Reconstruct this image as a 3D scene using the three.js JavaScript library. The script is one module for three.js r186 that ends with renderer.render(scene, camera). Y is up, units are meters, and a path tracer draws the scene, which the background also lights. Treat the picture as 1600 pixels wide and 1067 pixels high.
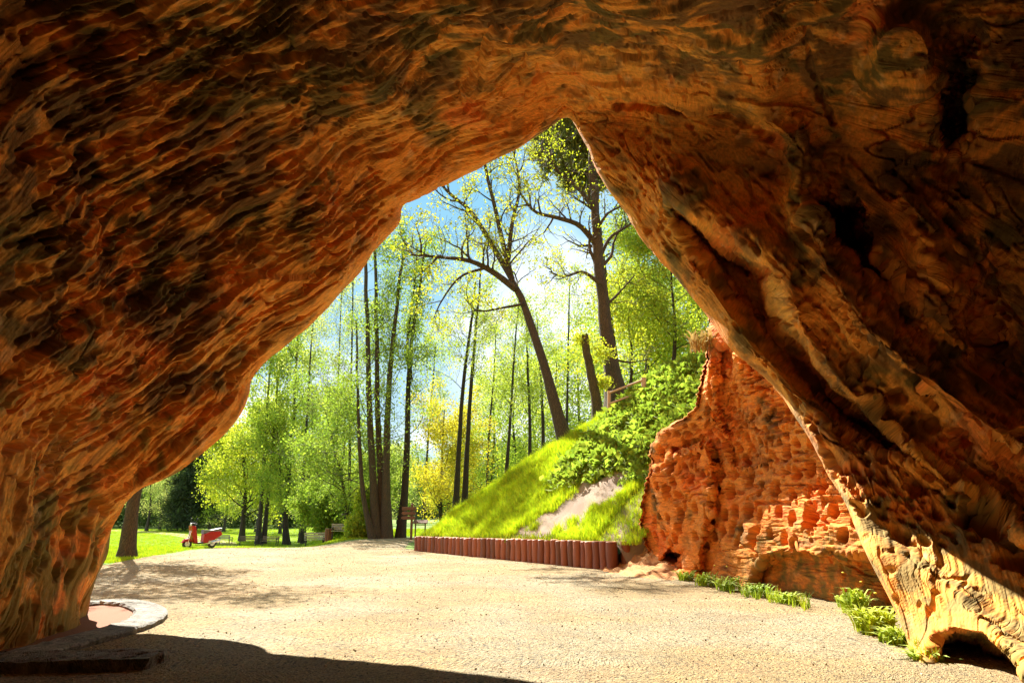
import * as THREE from 'three';
import { createNoise3D } from 'simplex-noise';
import { mergeGeometries } from 'three/addons/utils/BufferGeometryUtils.js';
import { RoundedBoxGeometry } from 'three/addons/geometries/RoundedBoxGeometry.js';

// ------------------------------------------------------------------ camera, sky, sun, exposure
const scene = new THREE.Scene();
const FPX = 1050, PITCH = Math.atan(263.5 / FPX), EYE = 1.6;
const camera = new THREE.PerspectiveCamera(2 * Math.atan(533.5 / FPX) * 180 / Math.PI, 1600 / 1067, 0.05, 1500);
camera.position.set(0, EYE, 0);
camera.rotation.set(PITCH, 0, 0);
const renderer = new THREE.WebGLRenderer({ antialias: true });
renderer.toneMapping = THREE.LinearToneMapping;
renderer.toneMappingExposure = 4.8;
renderer.shadowMap.enabled = true;

const SUN_EL = 46 * Math.PI / 180;
const sunDir = new THREE.Vector3(-0.485 * Math.cos(SUN_EL), Math.sin(SUN_EL), -0.8745 * Math.cos(SUN_EL)).normalize();
const sun = new THREE.DirectionalLight(new THREE.Color(1, 0.93, 0.8), 4.6);
sun.position.copy(sunDir).multiplyScalar(120);
sun.castShadow = true;
sun.shadow.mapSize.set(4096, 4096);
Object.assign(sun.shadow.camera, { left: -70, right: 70, top: 70, bottom: -70, near: 1, far: 300 });
scene.add(sun, sun.target);

// ------------------------------------------------------------------ helpers
function rng(seed) { let a = seed >>> 0; return () => { a = (a + 0x6D2B79F5) | 0; let t = Math.imul(a ^ (a >>> 15), 1 | a); t = (t + Math.imul(t ^ (t >>> 7), 61 | t)) ^ t; return ((t ^ (t >>> 14)) >>> 0) / 4294967296; }; }
const N3 = createNoise3D(rng(11)), N3b = createNoise3D(rng(77));
const V = (x, y, z) => new THREE.Vector3(x, y, z);
const lerp = (a, b, t) => a + (b - a) * t;
const clamp = (x, a = 0, b = 1) => Math.min(b, Math.max(a, x));
const smooth = (a, b, x) => { const t = clamp((x - a) / (b - a)); return t * t * (3 - 2 * t); };
const fbm = (x, y, z, o = 4) => { let s = 0, a = 0.5, f = 1; for (let i = 0; i < o; i++) { s += a * N3(x * f, y * f, z * f); a *= 0.5; f *= 2.03; } return s; };
const CP = Math.cos(PITCH), SP = Math.sin(PITCH);
// a measured bearing (photo pixel) and a distance north of the viewpoint give a point of the place
function P(px, py, d) {
  const x = (px - 800) / FPX, y = (533.5 - py) / FPX, fw = CP - y * SP, up = SP + y * CP;
  return V(x / fw * d, EYE + up / fw * d, -d);
}
function groundD(py) { const y = (533.5 - py) / FPX; return EYE * (CP - y * SP) / -(SP + y * CP); }
const G = (px, py, y = 0) => { const p = P(px, py, groundD(py)); p.y = y; return p; };

{ // computed sky: clear spring air with thin white cloud
  const W = 1024, H = 512, data = new Float32Array(W * H * 4), n = createNoise3D(rng(5));
  for (let j = 0; j < H; j++) for (let i = 0; i < W; i++) {
    const el = ((j + 0.5) / H - 0.5) * Math.PI, az = ((i + 0.5) / W) * 2 * Math.PI;
    const x = Math.cos(el) * Math.cos(az), y = Math.sin(el), z = Math.cos(el) * Math.sin(az);
    const e = Math.max(0, y), k = Math.pow(1 - e, 2.6);
    let r = lerp(0.042, 0.17, k), g = lerp(0.13, 0.22, k), b = lerp(0.20, 0.25, k);
    const q = 1 / (Math.abs(y) + 0.35);
    let c = 0, a = 0.5, f = 1.1; for (let o = 0; o < 6; o++) { c += a * n(x * q * f, o * 7.3, z * q * f); a *= 0.55; f *= 2; }
    c = smooth(-0.3, 0.45, c) * 0.9;
    r = lerp(r, 0.29, c); g = lerp(g, 0.30, c); b = lerp(b, 0.31, c);
    if (y < 0) { r = 0.06; g = 0.07; b = 0.04; }
    data.set([r, g, b, 1], (j * W + i) * 4);
  }
  const t = new THREE.DataTexture(data, W, H, THREE.RGBAFormat, THREE.FloatType);
  t.mapping = THREE.EquirectangularReflectionMapping; t.minFilter = t.magFilter = THREE.LinearFilter; t.wrapS = THREE.RepeatWrapping; t.needsUpdate = true;
  scene.background = t; scene.environment = t;
}

const taken = {};
function numbered(name) { const n = taken[name] = (taken[name] ?? -1) + 1; return n ? `${name}_${String(n).padStart(3, '0')}` : name; }
function mesh(name, geo, mat, parent = null) {
  const m = new THREE.Mesh(geo, mat); m.castShadow = m.receiveShadow = true;
  if (parent) { m.name = name; parent.add(m); } else { m.name = numbered(name); scene.add(m); }
  return m;
}
function tag(o, label, category, group, kind) { Object.assign(o.userData, { label, category }); if (group) o.userData.group = group; if (kind) o.userData.kind = kind; return o; }
function struct(name, geo, mat, label, category) { const m = mesh(name, geo, mat); m.userData.kind = 'structure'; if (label) tag(m, label, category); return m; }
function thing(name, label, category, pos = V(0, 0, 0), turn = 0, group) {
  const o = new THREE.Group(); o.name = numbered(name); o.position.copy(pos); o.rotation.y = turn; scene.add(o); return tag(o, label, category, group);
}
const std = (r, g, b, rough = 0.9, extra = {}) => new THREE.MeshStandardMaterial({ color: new THREE.Color().setRGB(r, g, b), roughness: rough, ...extra });
function noiseTex(size, fn, srgb = false, repeat = 1) {
  const d = new Uint8Array(size * size * 4);
  for (let j = 0; j < size; j++) for (let i = 0; i < size; i++) { const c = fn(i / size, j / size); d.set([clamp(c[0]) * 255, clamp(c[1]) * 255, clamp(c[2]) * 255, 255], (j * size + i) * 4); }
  const t = new THREE.DataTexture(d, size, size); t.wrapS = t.wrapT = THREE.RepeatWrapping; t.magFilter = THREE.LinearFilter; t.minFilter = THREE.LinearMipmapLinearFilter; t.generateMipmaps = true;
  if (srgb) t.colorSpace = THREE.SRGBColorSpace; t.repeat.set(repeat, repeat); t.needsUpdate = true; return t;
}
// tileable noise on a torus
const tile = (u, v, f, s = 0) => { const a = u * 2 * Math.PI, b = v * 2 * Math.PI, R = f / (2 * Math.PI); return 0.5 * (N3(Math.cos(a) * R + s, Math.sin(a) * R, Math.cos(b) * R) + N3b(Math.sin(b) * R + s, Math.cos(a) * R + 3, Math.cos(b) * R + Math.sin(a) * R)); };
function geoFrom(pos, idx, col, uv) {
  const g = new THREE.BufferGeometry();
  g.setAttribute('position', new THREE.BufferAttribute(pos instanceof Float32Array ? pos : new Float32Array(pos), 3));
  if (col) g.setAttribute('color', new THREE.BufferAttribute(col instanceof Float32Array ? col : new Float32Array(col), 3));
  if (uv) g.setAttribute('uv', new THREE.BufferAttribute(uv instanceof Float32Array ? uv : new Float32Array(uv), 2));
  g.setIndex(new THREE.BufferAttribute(idx instanceof Uint32Array ? idx : new Uint32Array(idx), 1)); g.computeVertexNormals(); return g;
}
function gridIndex(nu, nv, flip = false) {
  const idx = new Uint32Array((nu - 1) * (nv - 1) * 6); let k = 0;
  for (let j = 0; j < nv - 1; j++) for (let i = 0; i < nu - 1; i++) {
    const a = j * nu + i, b = a + 1, c = a + nu, d = c + 1;
    if (flip) { idx[k++] = a; idx[k++] = c; idx[k++] = b; idx[k++] = b; idx[k++] = c; idx[k++] = d; }
    else { idx[k++] = a; idx[k++] = b; idx[k++] = c; idx[k++] = b; idx[k++] = d; idx[k++] = c; }
  }
  return idx;
}
// thin-plate interpolation of scattered measurements
function thinPlate(pts) {
  const n = pts.length, S = 400, m = n + 3, A = [...Array(m)].map(() => new Float64Array(m + 1));
  const U = (r2) => r2 < 1e-9 ? 0 : r2 * Math.log(r2);
  for (let i = 0; i < n; i++) {
    for (let j = 0; j < n; j++) A[i][j] = U(((pts[i][0] - pts[j][0]) ** 2 + (pts[i][1] - pts[j][1]) ** 2) / S / S);
    A[i][i] += 0.003;
    A[i][n] = A[n][i] = 1; A[i][n + 1] = A[n + 1][i] = pts[i][0] / S; A[i][n + 2] = A[n + 2][i] = pts[i][1] / S; A[i][m] = pts[i][2];
  }
  for (let c = 0; c < m; c++) {
    let p = c; for (let r = c + 1; r < m; r++) if (Math.abs(A[r][c]) > Math.abs(A[p][c])) p = r;
    [A[c], A[p]] = [A[p], A[c]];
    for (let r = 0; r < m; r++) if (r !== c) { const f = A[r][c] / A[c][c]; if (f) for (let k = c; k <= m; k++) A[r][k] -= f * A[c][k]; }
  }
  const w = A.map((r, i) => r[m] / r[i]);
  return (x, y) => { let s = w[n] + w[n + 1] * x / S + w[n + 2] * y / S; for (let i = 0; i < n; i++) s += w[i] * U(((x - pts[i][0]) ** 2 + (y - pts[i][1]) ** 2) / S / S); return s; };
}
function insidePoly(poly, x, y) { // signed distance to a polygon, positive inside
  let d = 1e9, ins = false;
  for (let i = 0, j = poly.length - 1; i < poly.length; j = i++) {
    const [xi, yi] = poly[i], [xj, yj] = poly[j], ex = xj - xi, ey = yj - yi, t = clamp(((x - xi) * ex + (y - yi) * ey) / (ex * ex + ey * ey));
    d = Math.min(d, Math.hypot(x - xi - ex * t, y - yi - ey * t));
    if ((yi > y) !== (yj > y) && x < ex * (y - yi) / ey + xi) ins = !ins;
  }
  return ins ? d : -d;
}
const segDist = (p, a, b) => { const ax = b.x - a.x, ay = b.y - a.y, az = b.z - a.z, t = clamp(((p.x - a.x) * ax + (p.y - a.y) * ay + (p.z - a.z) * az) / (ax * ax + ay * ay + az * az)); return Math.hypot(p.x - a.x - ax * t, p.y - a.y - ay * t, p.z - a.z - az * t); };

// ------------------------------------------------------------------ sandstone relief
function axes(along, across) { const a = along.clone().normalize(), b = across.clone().addScaledVector(a, -across.dot(a)).normalize(), c = a.clone().cross(b); return { a, b, c }; }
const AX_ROOF = axes(V(0.72, 0.66, -0.2), V(-0.2, 0.3, 0.93)), AX_RIGHT = axes(V(0.33, -0.85, 0.4), V(0.51, 0.52, 0.68)), AX_OUT = axes(V(0.25, 0, 0.97), V(0, 1, 0));
function relief(p, ax, k = 1, f = 1) {
  const al = p.dot(ax.a) * f, pb = p.dot(ax.b) * f, pc = p.dot(ax.c) * f;
  const w1 = N3(p.x * 0.4 * f, p.y * 0.4 * f, p.z * 0.4 * f), w2 = N3b(p.x * 1.1 * f, p.y * 1.1 * f, p.z * 1.1 * f);
  let h = w1 * 0.16 + w2 * 0.035;
  const pbw = pb + w2 * 0.03 + w1 * 0.12;
  // overlapping bedding ledges that come and go
  const ledge = (period, amp, drop, lo, hi, fr, seed) => {
    const t = pbw / period + N3(al * 0.3, pb * 0.4, seed) * 0.7, fl = Math.floor(t), s = t - fl, m = smooth(lo, hi, N3b(al * fr, fl * 3.7 + seed, pc * 0.5));
    return m * amp * (s < 1 - drop ? Math.pow(s / (1 - drop), 1.6) : (1 - s) / drop);
  };
  h += ledge(2.3, 0.12, 0.08, -0.3, 0.3, 0.2, 21.4) + ledge(0.95, 0.085, 0.07, -0.1, 0.45, 0.2, 3.1) + ledge(0.36, 0.028, 0.12, 0.05, 0.5, 0.22, 9.2) + ledge(0.13, 0.010, 0.2, 0.0, 0.5, 0.4, 15.7);
  // long cracks
  const cr = Math.abs(N3b(al * 0.5, pbw * 2.6, pc * 0.9)), cm = smooth(0.05, 0.4, N3(al * 0.5 + 9, pb * 0.9, pc * 0.7));
  h -= 0.11 * cm * (1 - smooth(0.008, 0.07, cr));
  const cr2 = Math.abs(N3(al * 0.9, pbw * 5.5, pc * 1.6)), cm2 = smooth(0.0, 0.35, N3b(al * 0.7 + 3, pb * 1.4, pc)); h -= 0.05 * cm2 * (1 - smooth(0.01, 0.09, cr2));
  // scaly weathering, stretched along the beds, stronger in patches
  const rough = 0.35 + 0.9 * smooth(-0.3, 0.5, N3(p.x * 0.6 + 5, p.y * 0.6, p.z * 0.6));
  h += rough * (0.013 * N3(al * 0.5, pbw * 4.6, pc * 2.6) + 0.010 * N3b(al * 1.4, pbw * 10, pc * 5) + 0.007 * N3(al * 7, pb * 19, pc * 13));
  const pit = N3b(p.x * 2.6 * f, p.y * 2.6 * f, p.z * 2.6 * f); h -= 0.06 * smooth(0.68, 0.9, pit);
  return h * k;
}
const mixC = (a, b, t) => [lerp(a[0], b[0], t), lerp(a[1], b[1], t), lerp(a[2], b[2], t)];
const ORANGE = [0.80, 0.305, 0.042], OCHRE = [0.78, 0.375, 0.066], RED = [0.82, 0.215, 0.038], BROWN = [0.38, 0.175, 0.036], ALGAE = [0.10, 0.092, 0.026], PALE = [0.74, 0.53, 0.27];
function rockColor(p, algae = 0.5, ax = AX_ROOF, coatShade = 0) {
  const al = p.dot(ax.a), pb = p.dot(ax.b), pc = p.dot(ax.c);
  let c = mixC(ORANGE, OCHRE, smooth(-0.3, 0.5, fbm(p.x * 0.5, p.y * 0.5, p.z * 0.5, 3)));
  c = mixC(c, RED, 0.75 * smooth(0.14, 0.5, fbm(p.x * 0.42 + 20, p.y * 0.42, p.z * 0.42, 4)));
  c = mixC(c, BROWN, 0.7 * smooth(0.05, 0.5, fbm(p.x * 0.9 + 40, p.y * 1.3, p.z * 0.9, 4)));
  c = mixC(c, ALGAE, 0.85 * smooth(0.28 - algae * 0.2, 0.62 - algae * 0.2, fbm(p.x * 0.6 - 30, p.y * 0.6, p.z * 0.6, 5)));
  c = mixC(c, PALE, 0.35 * smooth(0.25, 0.55, fbm(p.x * 2.2, p.y * 2.2 + 60, p.z * 2.2, 3)));
  c = mixC(c, [0.16, 0.075, 0.022], 0.6 * smooth(0.3, 0.7, N3b(al * 0.7, pb * 5.2, pc * 1.4) * 0.6 + fbm(p.x * 0.5 + 70, p.y * 0.5, p.z * 0.5, 3))); // dark iron bands in the beds
  c = mixC(c, OCHRE, 0.5 * smooth(0.2, 0.7, N3(al * 0.9, pb * 7.5, pc * 2)));
  if (coatShade > 0) { // dark olive-brown algae blotches, thickened to paint shade into the inner cave roof
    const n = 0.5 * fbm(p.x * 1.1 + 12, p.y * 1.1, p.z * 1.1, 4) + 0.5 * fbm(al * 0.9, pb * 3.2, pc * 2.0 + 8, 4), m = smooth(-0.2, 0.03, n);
    c = mixC(c, N3(p.x * 0.7, p.y * 0.7 + 4, p.z * 0.7) > 0.1 ? [0.10, 0.082, 0.02] : [0.14, 0.075, 0.023], 0.9 * m * coatShade);
  }
  const g = 1 + 0.2 * N3(al * 4, pb * 14, pc * 9) + 0.2 * N3b(p.x * 20, p.y * 20, p.z * 20) + 0.12 * N3(p.x * 37, p.y * 37, p.z * 37);
  return [c[0] * g, c[1] * g, c[2] * g];
}
const grainBump = noiseTex(512, (u, v) => { const h = 0.5 + 0.28 * tile(u, v, 40) + 0.22 * tile(u, v, 110, 5); return [h, h, h]; });
const bedBump = noiseTex(1024, (u, v) => { // fine bedding streaks, hairline cracks and sand grain
  const st = (f, e, k) => { const a = u * 2 * Math.PI, b = v * 2 * Math.PI, R = f / (2 * Math.PI), Q = e / (2 * Math.PI); return N3(Math.cos(a) * R + k, Math.sin(a) * R + Math.cos(b) * Q, Math.sin(b) * Q + k); };
  const c = Math.abs(st(3, 26, 4)), h = 0.55 + 0.16 * st(5, 30, 1) + 0.12 * st(9, 62, 2) + 0.08 * tile(u, v, 70, 3) - 0.28 * (1 - smooth(0.01, 0.08, c)) * smooth(-0.1, 0.4, st(4, 7, 8)); return [h, h, h]; });
const rockMat = new THREE.MeshStandardMaterial({ vertexColors: true, roughness: 0.94, side: THREE.DoubleSide, bumpMap: bedBump, bumpScale: 0.034 });

// ------------------------------------------------------------------ cave: one continuous vault from the left foot over the roof to the right foot
const LIP = [ // bearing of the mouth edge, bearing where that rib leaves towards the back of the cave
  [126, 1012, -260, 1180], [136, 962, -270, 1090], [148, 908, -280, 980], [165, 868, -280, 880], [178, 800, -280, 770], [205, 762, -280, 650], [270, 733, -280, 560], [332, 690, -280, 470],
  [372, 648, -280, 360], [398, 592, -280, 230], [470, 520, -280, 80], [560, 422, -280, -100], [604, 376, -170, -230], [624, 350, -60, -240], [628, 322, 50, -240], [690, 288, 190, -240],
  [780, 243, 400, -240], [850, 206, 640, -240], [888, 184, 860, -240], [908, 215, 1080, -240], [938, 278, 1280, -240], [1000, 372, 1500, -240], [1055, 428, 1700, -240], [1110, 502, 1880, -190],
  [1152, 552, 1880, 0], [1206, 606, 1880, 190], [1268, 688, 1880, 390], [1322, 788, 1880, 560], [1346, 850, 1880, 700], [1392, 938, 1880, 860], [1424, 1010, 1880, 1020], [1440, 1070, 1880, 1220]];
const caveD = thinPlate([
  [136, 962, groundD(962)], [100, 985, groundD(985)], [0, 1022, groundD(1022)], [-200, 1110, groundD(1110)], [-260, 1180, 5.4],
  [150, 905, 10.6], [165, 865, 10.7], [190, 780, 10.8], [270, 733, 10.9], [332, 690, 11], [390, 610, 11.2], [470, 520, 11.5], [560, 420, 11.9], [624, 345, 12.2], [700, 285, 12.4], [780, 243, 12.5], [888, 184, 12.6],
  [60, 900, 8.9], [0, 800, 7.7], [120, 760, 9.5], [0, 600, 7.3], [150, 640, 9.0], [0, 300, 6.5], [0, 0, 5.7], [300, 300, 8.7], [300, 0, 6.9], [300, 560, 10.0], [480, 400, 10.9], [600, 150, 9.6], [600, 0, 7.6], [760, 120, 10.3], [900, 0, 8.2], [1200, 0, 8.3], [900, 100, 10.7],
  [1100, 150, 11], [1300, 150, 10], [1500, 100, 9], [1600, 0, 8.4], [1600, 250, 9.2], [1600, 500, 9.4], [1600, 700, 9.1], [1600, 850, 8.5],
  [938, 278, 12.6], [1000, 372, 12.4], [1055, 428, 12.0], [1120, 512, 11.5], [1206, 606, 10.9], [1268, 688, 10.3], [1325, 795, 9.6], [1390, 930, 9.1], [1424, 1010, groundD(1010)],
  [1060, 300, 11.7], [1215, 420, 10.7], [1240, 500, 10.4], [1320, 600, 10.0], [1430, 710, 9.6], [1530, 790, 9.1], [1400, 400, 10.0], [1450, 550, 9.7], [1340, 720, 10.0],
  [1440, 872, 8.9], [1510, 1066, groundD(1066)], [1500, 930, 8.3], [1560, 970, 7.8], [1600, 1067, 6.8], [1750, 1180, 5.6],
  [-280, 500, 5.2], [-280, 0, 4.3], [800, -240, 6.0], [300, -240, 5.0], [1300, -240, 6.4], [1880, -190, 7.2], [1880, 500, 8.2], [1880, 900, 7.4], [1880, 1220, 5.2]]);
// long rounded ribs sweeping down the right wall, [line, reach, height]; negative = trough
const RIBS = [[[[1060, 290], [1140, 350], [1222, 410], [1250, 495], [1330, 592], [1436, 700], [1560, 792], [1660, 880]], 26, 0.32], [[[1250, 215], [1262, 320], [1300, 420], [1352, 505], [1450, 590], [1560, 672], [1680, 740]], 30, 0.42], [[[1290, 300], [1330, 400], [1400, 480], [1500, 560], [1640, 640]], 24, -0.4], [[[1280, 520], [1360, 620], [1470, 712], [1640, 815]], 24, -0.3], [[[1440, 330], [1462, 420], [1450, 500], [1500, 540]], 26, 0.35], [[[1540, 420], [1530, 520], [1600, 600]], 34, -0.5], [[[930, 190], [1000, 270], [1060, 330]], 34, 0.2]];
const RECESS = [[1046, 300], [1110, 342], [1216, 420], [1238, 500], [1318, 600], [1420, 695], [1445, 725], [1380, 716], [1290, 666], [1240, 612], [1160, 520], [1090, 425], [1052, 352]];
const HOLLOW = [[1266, 306], [1335, 318], [1352, 350], [1372, 402], [1430, 452], [1395, 462], [1340, 425], [1296, 372]];
const UNDER = [[1450, 1120], [1452, 1030], [1466, 996], [1496, 984], [1535, 992], [1575, 1020], [1612, 1062], [1660, 1140]];
const PLINTH = [[1330, 800], [1380, 838], [1440, 872], [1500, 905], [1560, 958], [1600, 1000], [1700, 1080], [1700, 1300], [1300, 1300]];
const SHELF = [[888, 184], [930, 160], [1000, 152], [1080, 162], [1150, 170], [1210, 215], [1250, 300], [1900, 60], [1900, -400], [600, -400], [840, 150]];
function caveDepth(x, y) {
  let d = caveD(x, y);
  if (x > 850) {
    const wob = 7 * N3(x * 0.02, y * 0.02, 1) + 3 * N3(x * 0.06, y * 0.06, 4);
    let e = insidePoly(RECESS, x + wob, y + wob);
    if (e > 0) { // squared blocks at the back of the recess
      const bu = (x + y * 0.25) / 62, row = Math.floor(bu), bv = (y - x * 0.18 + row * 23) / 48, cl = Math.floor(bv), fu = bu - row, fv = bv - cl, gap = Math.min(fu, 1 - fu) * 62, gap2 = Math.min(fv, 1 - fv) * 48;
      d += 1.5 * smooth(0, 34, e) + smooth(8, 30, e) * (0.28 * N3(row * 3.3, cl * 5.7, 2) + 0.22 * (1 - smooth(0, 5, Math.min(gap, gap2))));
    }
    e = insidePoly(HOLLOW, x + wob, y - wob); if (e > -6) d += 1.7 * smooth(-6, 16, e);
    e = insidePoly(UNDER, x + wob, y); if (e > -5) d += 1.9 * smooth(-5, 26, e);
    e = insidePoly(PLINTH, x + wob * 1.3, y + wob * 1.3); d -= 0.35 * smooth(-12, 30, e) * smooth(1300, 1400, x);
    e = insidePoly(SHELF, x + wob, y + wob); d -= 0.45 * smooth(-7, 9, e) * smooth(880, 960, x) * (1 - smooth(1180, 1260, x));
    for (const [ln, w, hh] of RIBS) { const q = polyDist(ln, x + wob, y + wob); if (q < w * 2.5) d -= hh * Math.exp(-((q / w) ** 2)); }
    // smooth hanging block and the dark cleft beside it
    const bx = (x - 1412) / 74, by = (y - 84) / 72, br = Math.hypot(bx, by); if (br < 1.15) d -= 0.55 * (1 - smooth(0.55, 1.1, br));
    d += (0.95 + 0.4 * N3(x * 0.03, y * 0.02, 6)) * Math.exp(-(((x - 1500 + (y - 120) * 0.12 + wob * 1.6) / (20 + 9 * N3(1, y * 0.02, 3))) ** 2)) * smooth(20, 80, y + wob * 2) * (1 - smooth(190, 290, y + wob * 3));
  }
  return d;
}
function polyDist(pts, x, y) { let d = 1e9; for (let i = 0; i + 1 < pts.length; i++) { const [ax, ay] = pts[i], ex = pts[i + 1][0] - ax, ey = pts[i + 1][1] - ay, t = clamp(((x - ax) * ex + (y - ay) * ey) / (ex * ex + ey * ey)); d = Math.min(d, Math.hypot(x - ax - ex * t, y - ay - ey * t)); } return d; }
const onRock = (x, y) => P(x, y, caveDepth(x, y));
const catmull = (pts, closed = false) => new THREE.CatmullRomCurve3(pts, closed, 'centripetal');

// grooves and hollows cut into the surface, [bearing points], half width m, depth m
const GROOVES = [
  [[[108, 240], [170, 228], [232, 208], [256, 190]], 0.10, 0.22], [[[0, 262], [60, 236], [105, 228]], 0.08, 0.18], [[[0, 470], [70, 440], [118, 392]], 0.09, 0.2], [[[20, 415], [70, 412], [90, 398]], 0.07, 0.16],
  [[[80, 512], [180, 465], [260, 430], [338, 408]], 0.05, 0.14], [[[292, 456], [340, 435], [402, 424]], 0.07, 0.15], [[[366, 598], [392, 566], [428, 540]], 0.10, 0.24], [[[556, 340], [575, 324]], 0.09, 0.22], [[[836, 128], [854, 118]], 0.09, 0.3],
  [[[205, 745], [222, 715]], 0.08, 0.18], [[[0, 620], [110, 560], [200, 515]], 0.05, 0.12], [[[230, 72], [300, 30], [340, 6]], 0.06, 0.14], [[[230, 130], [330, 100], [420, 92]], 0.04, 0.1], [[[60, 150], [130, 130], [205, 100]], 0.05, 0.14], [[[320, 325], [420, 270], [500, 220]], 0.04, 0.12],
  [[[556, 258], [620, 240], [660, 205]], 0.05, 0.16], [[[725, 165], [748, 130], [760, 60], [772, 20]], 0.05, 0.16], [[[520, 60], [600, 30], [690, 8]], 0.05, 0.14], [[[440, 145], [520, 110], [600, 90]], 0.05, 0.12], [[[640, 130], [720, 90], [800, 80]], 0.06, 0.14],
  [[[0, 380], [90, 350], [160, 345]], 0.06, 0.13], [[[0, 705], [60, 675], [120, 620]], 0.08, 0.18], [[[60, 760], [100, 700], [130, 660]], 0.07, 0.15], [[[430, 480], [480, 430], [530, 400]], 0.04, 0.12],
  [[[1262, 48], [1268, 100], [1282, 150], [1304, 192]], 0.06, 0.2], [[[1340, 80], [1380, 95]], 0.03, 0.06], [[[1330, 245], [1380, 300], [1440, 350], [1468, 400]], 0.05, 0.16], [[[1395, 262], [1440, 330], [1465, 360], [1466, 410]], 0.05, 0.14], [[[1480, 140], [1475, 230]], 0.07, 0.25],
  [[[1140, 380], [1165, 450], [1180, 500]], 0.05, 0.15], [[[1090, 400], [1140, 405], [1220, 430]], 0.04, 0.12], [[[1165, 495], [1245, 480]], 0.05, 0.14], [[[1195, 560], [1290, 545]], 0.05, 0.14], [[[1240, 430], [1300, 500], [1340, 560]], 0.05, 0.12],
  [[[1260, 190], [1258, 260], [1250, 330]], 0.04, 0.12], [[[1150, 250], [1175, 300], [1230, 345]], 0.05, 0.13], [[[960, 170], [1050, 168], [1140, 180], [1200, 215]], 0.07, 0.2], [[[1100, 20], [1170, 12], [1230, 34]], 0.05, 0.15], [[[1040, 300], [1030, 360]], 0.05, 0.12],
  [[[1300, 590], [1390, 690], [1470, 760]], 0.05, 0.1], [[[1340, 830], [1360, 900], [1375, 970]], 0.04, 0.1], [[[1420, 870], [1405, 940], [1400, 990]], 0.04, 0.09], [[[1400, 480], [1420, 560]], 0.05, 0.12], [[[1500, 330], [1560, 400], [1600, 420]], 0.06, 0.16], [[[1560, 440], [1545, 520], [1560, 600]], 0.08, 0.25]];
{
  const r = rng(404);
  // old scratched marks on the roof and the left wall, too worn to read
  for (let i = 0; i < 300; i++) {
    const x = r() < 0.55 ? 30 + r() * 520 : 500 + r() * 700, y = x < 560 ? 20 + r() * (700 - x * 0.7) : 10 + r() * 120;
    const ang = r() < 0.5 ? -0.35 + 0.3 * (r() - 0.5) : 1.2 + 0.5 * (r() - 0.5), L = 7 + r() * 22;
    GROOVES.push([[[x, y], [x + L * 0.5 * Math.cos(ang) + r() * 3, y + L * 0.5 * Math.sin(ang)], [x + L * Math.cos(ang), y + L * Math.sin(ang)]], 0.022 + r() * 0.02, 0.04 + r() * 0.06]);
  }
  for (let i = 0; i < 90; i++) { const x = 1290 + r() * 290, y = 440 + r() * 130, L = 12 + r() * 26; GROOVES.push([[[x, y], [x + 4 * (r() - 0.5), y + L * 0.5], [x + 8 * (r() - 0.5), y + L]], 0.025 + r() * 0.02, 0.06 + r() * 0.05]); }
}
const toPx = (p) => { const dx = p.x, dy = p.y - EYE, dz = -p.z, fw = dz * CP + dy * SP, up = dy * CP - dz * SP; return [800 + FPX * dx / fw, 533.5 - FPX * up / fw]; };
{
  const r = rng(515), slit = (x, y, ax, L, w, d) => { const p = onRock(x, y), pts = [[x, y]]; for (let k = 1; k <= 3; k++) { const q = p.clone().addScaledVector(ax.a, L * k / 3).addScaledVector(ax.b, 0.06 * L * (r() - 0.5)); pts.push(toPx(q)); } GROOVES.push([pts, w, d]); };
  for (let i = 0; i < 760; i++) { const x = 10 + r() * 800, y = r() * 860; if (x > 250 + (860 - y) * 0.72 || y < -20) continue; const b = r(); slit(x, y, AX_ROOF, 0.3 + 2.0 * b * b, 0.018 + 0.022 * r(), 0.07 + 0.13 * r()); }
  for (let i = 0; i < 260; i++) { const x = 960 + r() * 620, y = 200 + r() * 620; if (y < 230 + (x - 960) * 0.1 || y > 420 + (x - 1000) * 0.95) continue; const b = r(); slit(x, y, AX_RIGHT, 0.2 + 0.9 * b * b, 0.024 + 0.03 * r(), 0.1 + 0.14 * r()); }
}
const PITS = []; // x, y, radius m, stretch, depth m
{
  const r = rng(88);
  for (let i = 0; i < 3000 && PITS.length < 210; i++) {
    const x = 1262 + r() * 320, y = 590 + r() * 260, a = (x - 1262) * 0.62 + 600;
    if (y < a - 60 || y > a + 150 || y > 880 || insidePoly(PLINTH, x, y) > 10) continue;
    const rad = 0.05 + 0.2 * r() * r(); const p = onRock(x, y);
    if (PITS.some((q) => q.p.distanceTo(p) < (q.rad + rad) * 1.16)) continue;
    PITS.push({ p, rad, st: 1.3 + r() * 0.8, dep: rad * (1.3 + 0.9 * r()) });
  }
  for (const [x, y, rad, dep] of [[1540, 800, 0.32, 0.7], [1482, 735, 0.17, 0.4], [1500, 690, 0.16, 0.4], [1380, 640, 0.14, 0.3], [1430, 760, 0.16, 0.35], [1575, 700, 0.2, 0.4], [1590, 880, 0.22, 0.45], [1400, 620, 0.12, 0.3], [300, 455, 0.13, 0.25], [960, 230, 0.1, 0.15], [1195, 265, 0.13, 0.2]]) PITS.push({ p: onRock(x, y), rad, st: 1.4, dep });
  for (let i = 0; i < 70; i++) { const x = 40 + r() * 130, y = 640 + r() * 260, p = onRock(x, y), rad = 0.04 + r() * 0.08; PITS.push({ p, rad, st: 1.6, dep: rad * 1.4, roof: 1 }); }
  for (let i = 0; i < 60; i++) { const x = 940 + r() * 250, y = 190 + r() * 200, p = onRock(x, y), rad = 0.03 + r() * 0.07; PITS.push({ p, rad, st: 1.8, dep: rad * 1.2 }); }
}
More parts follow.
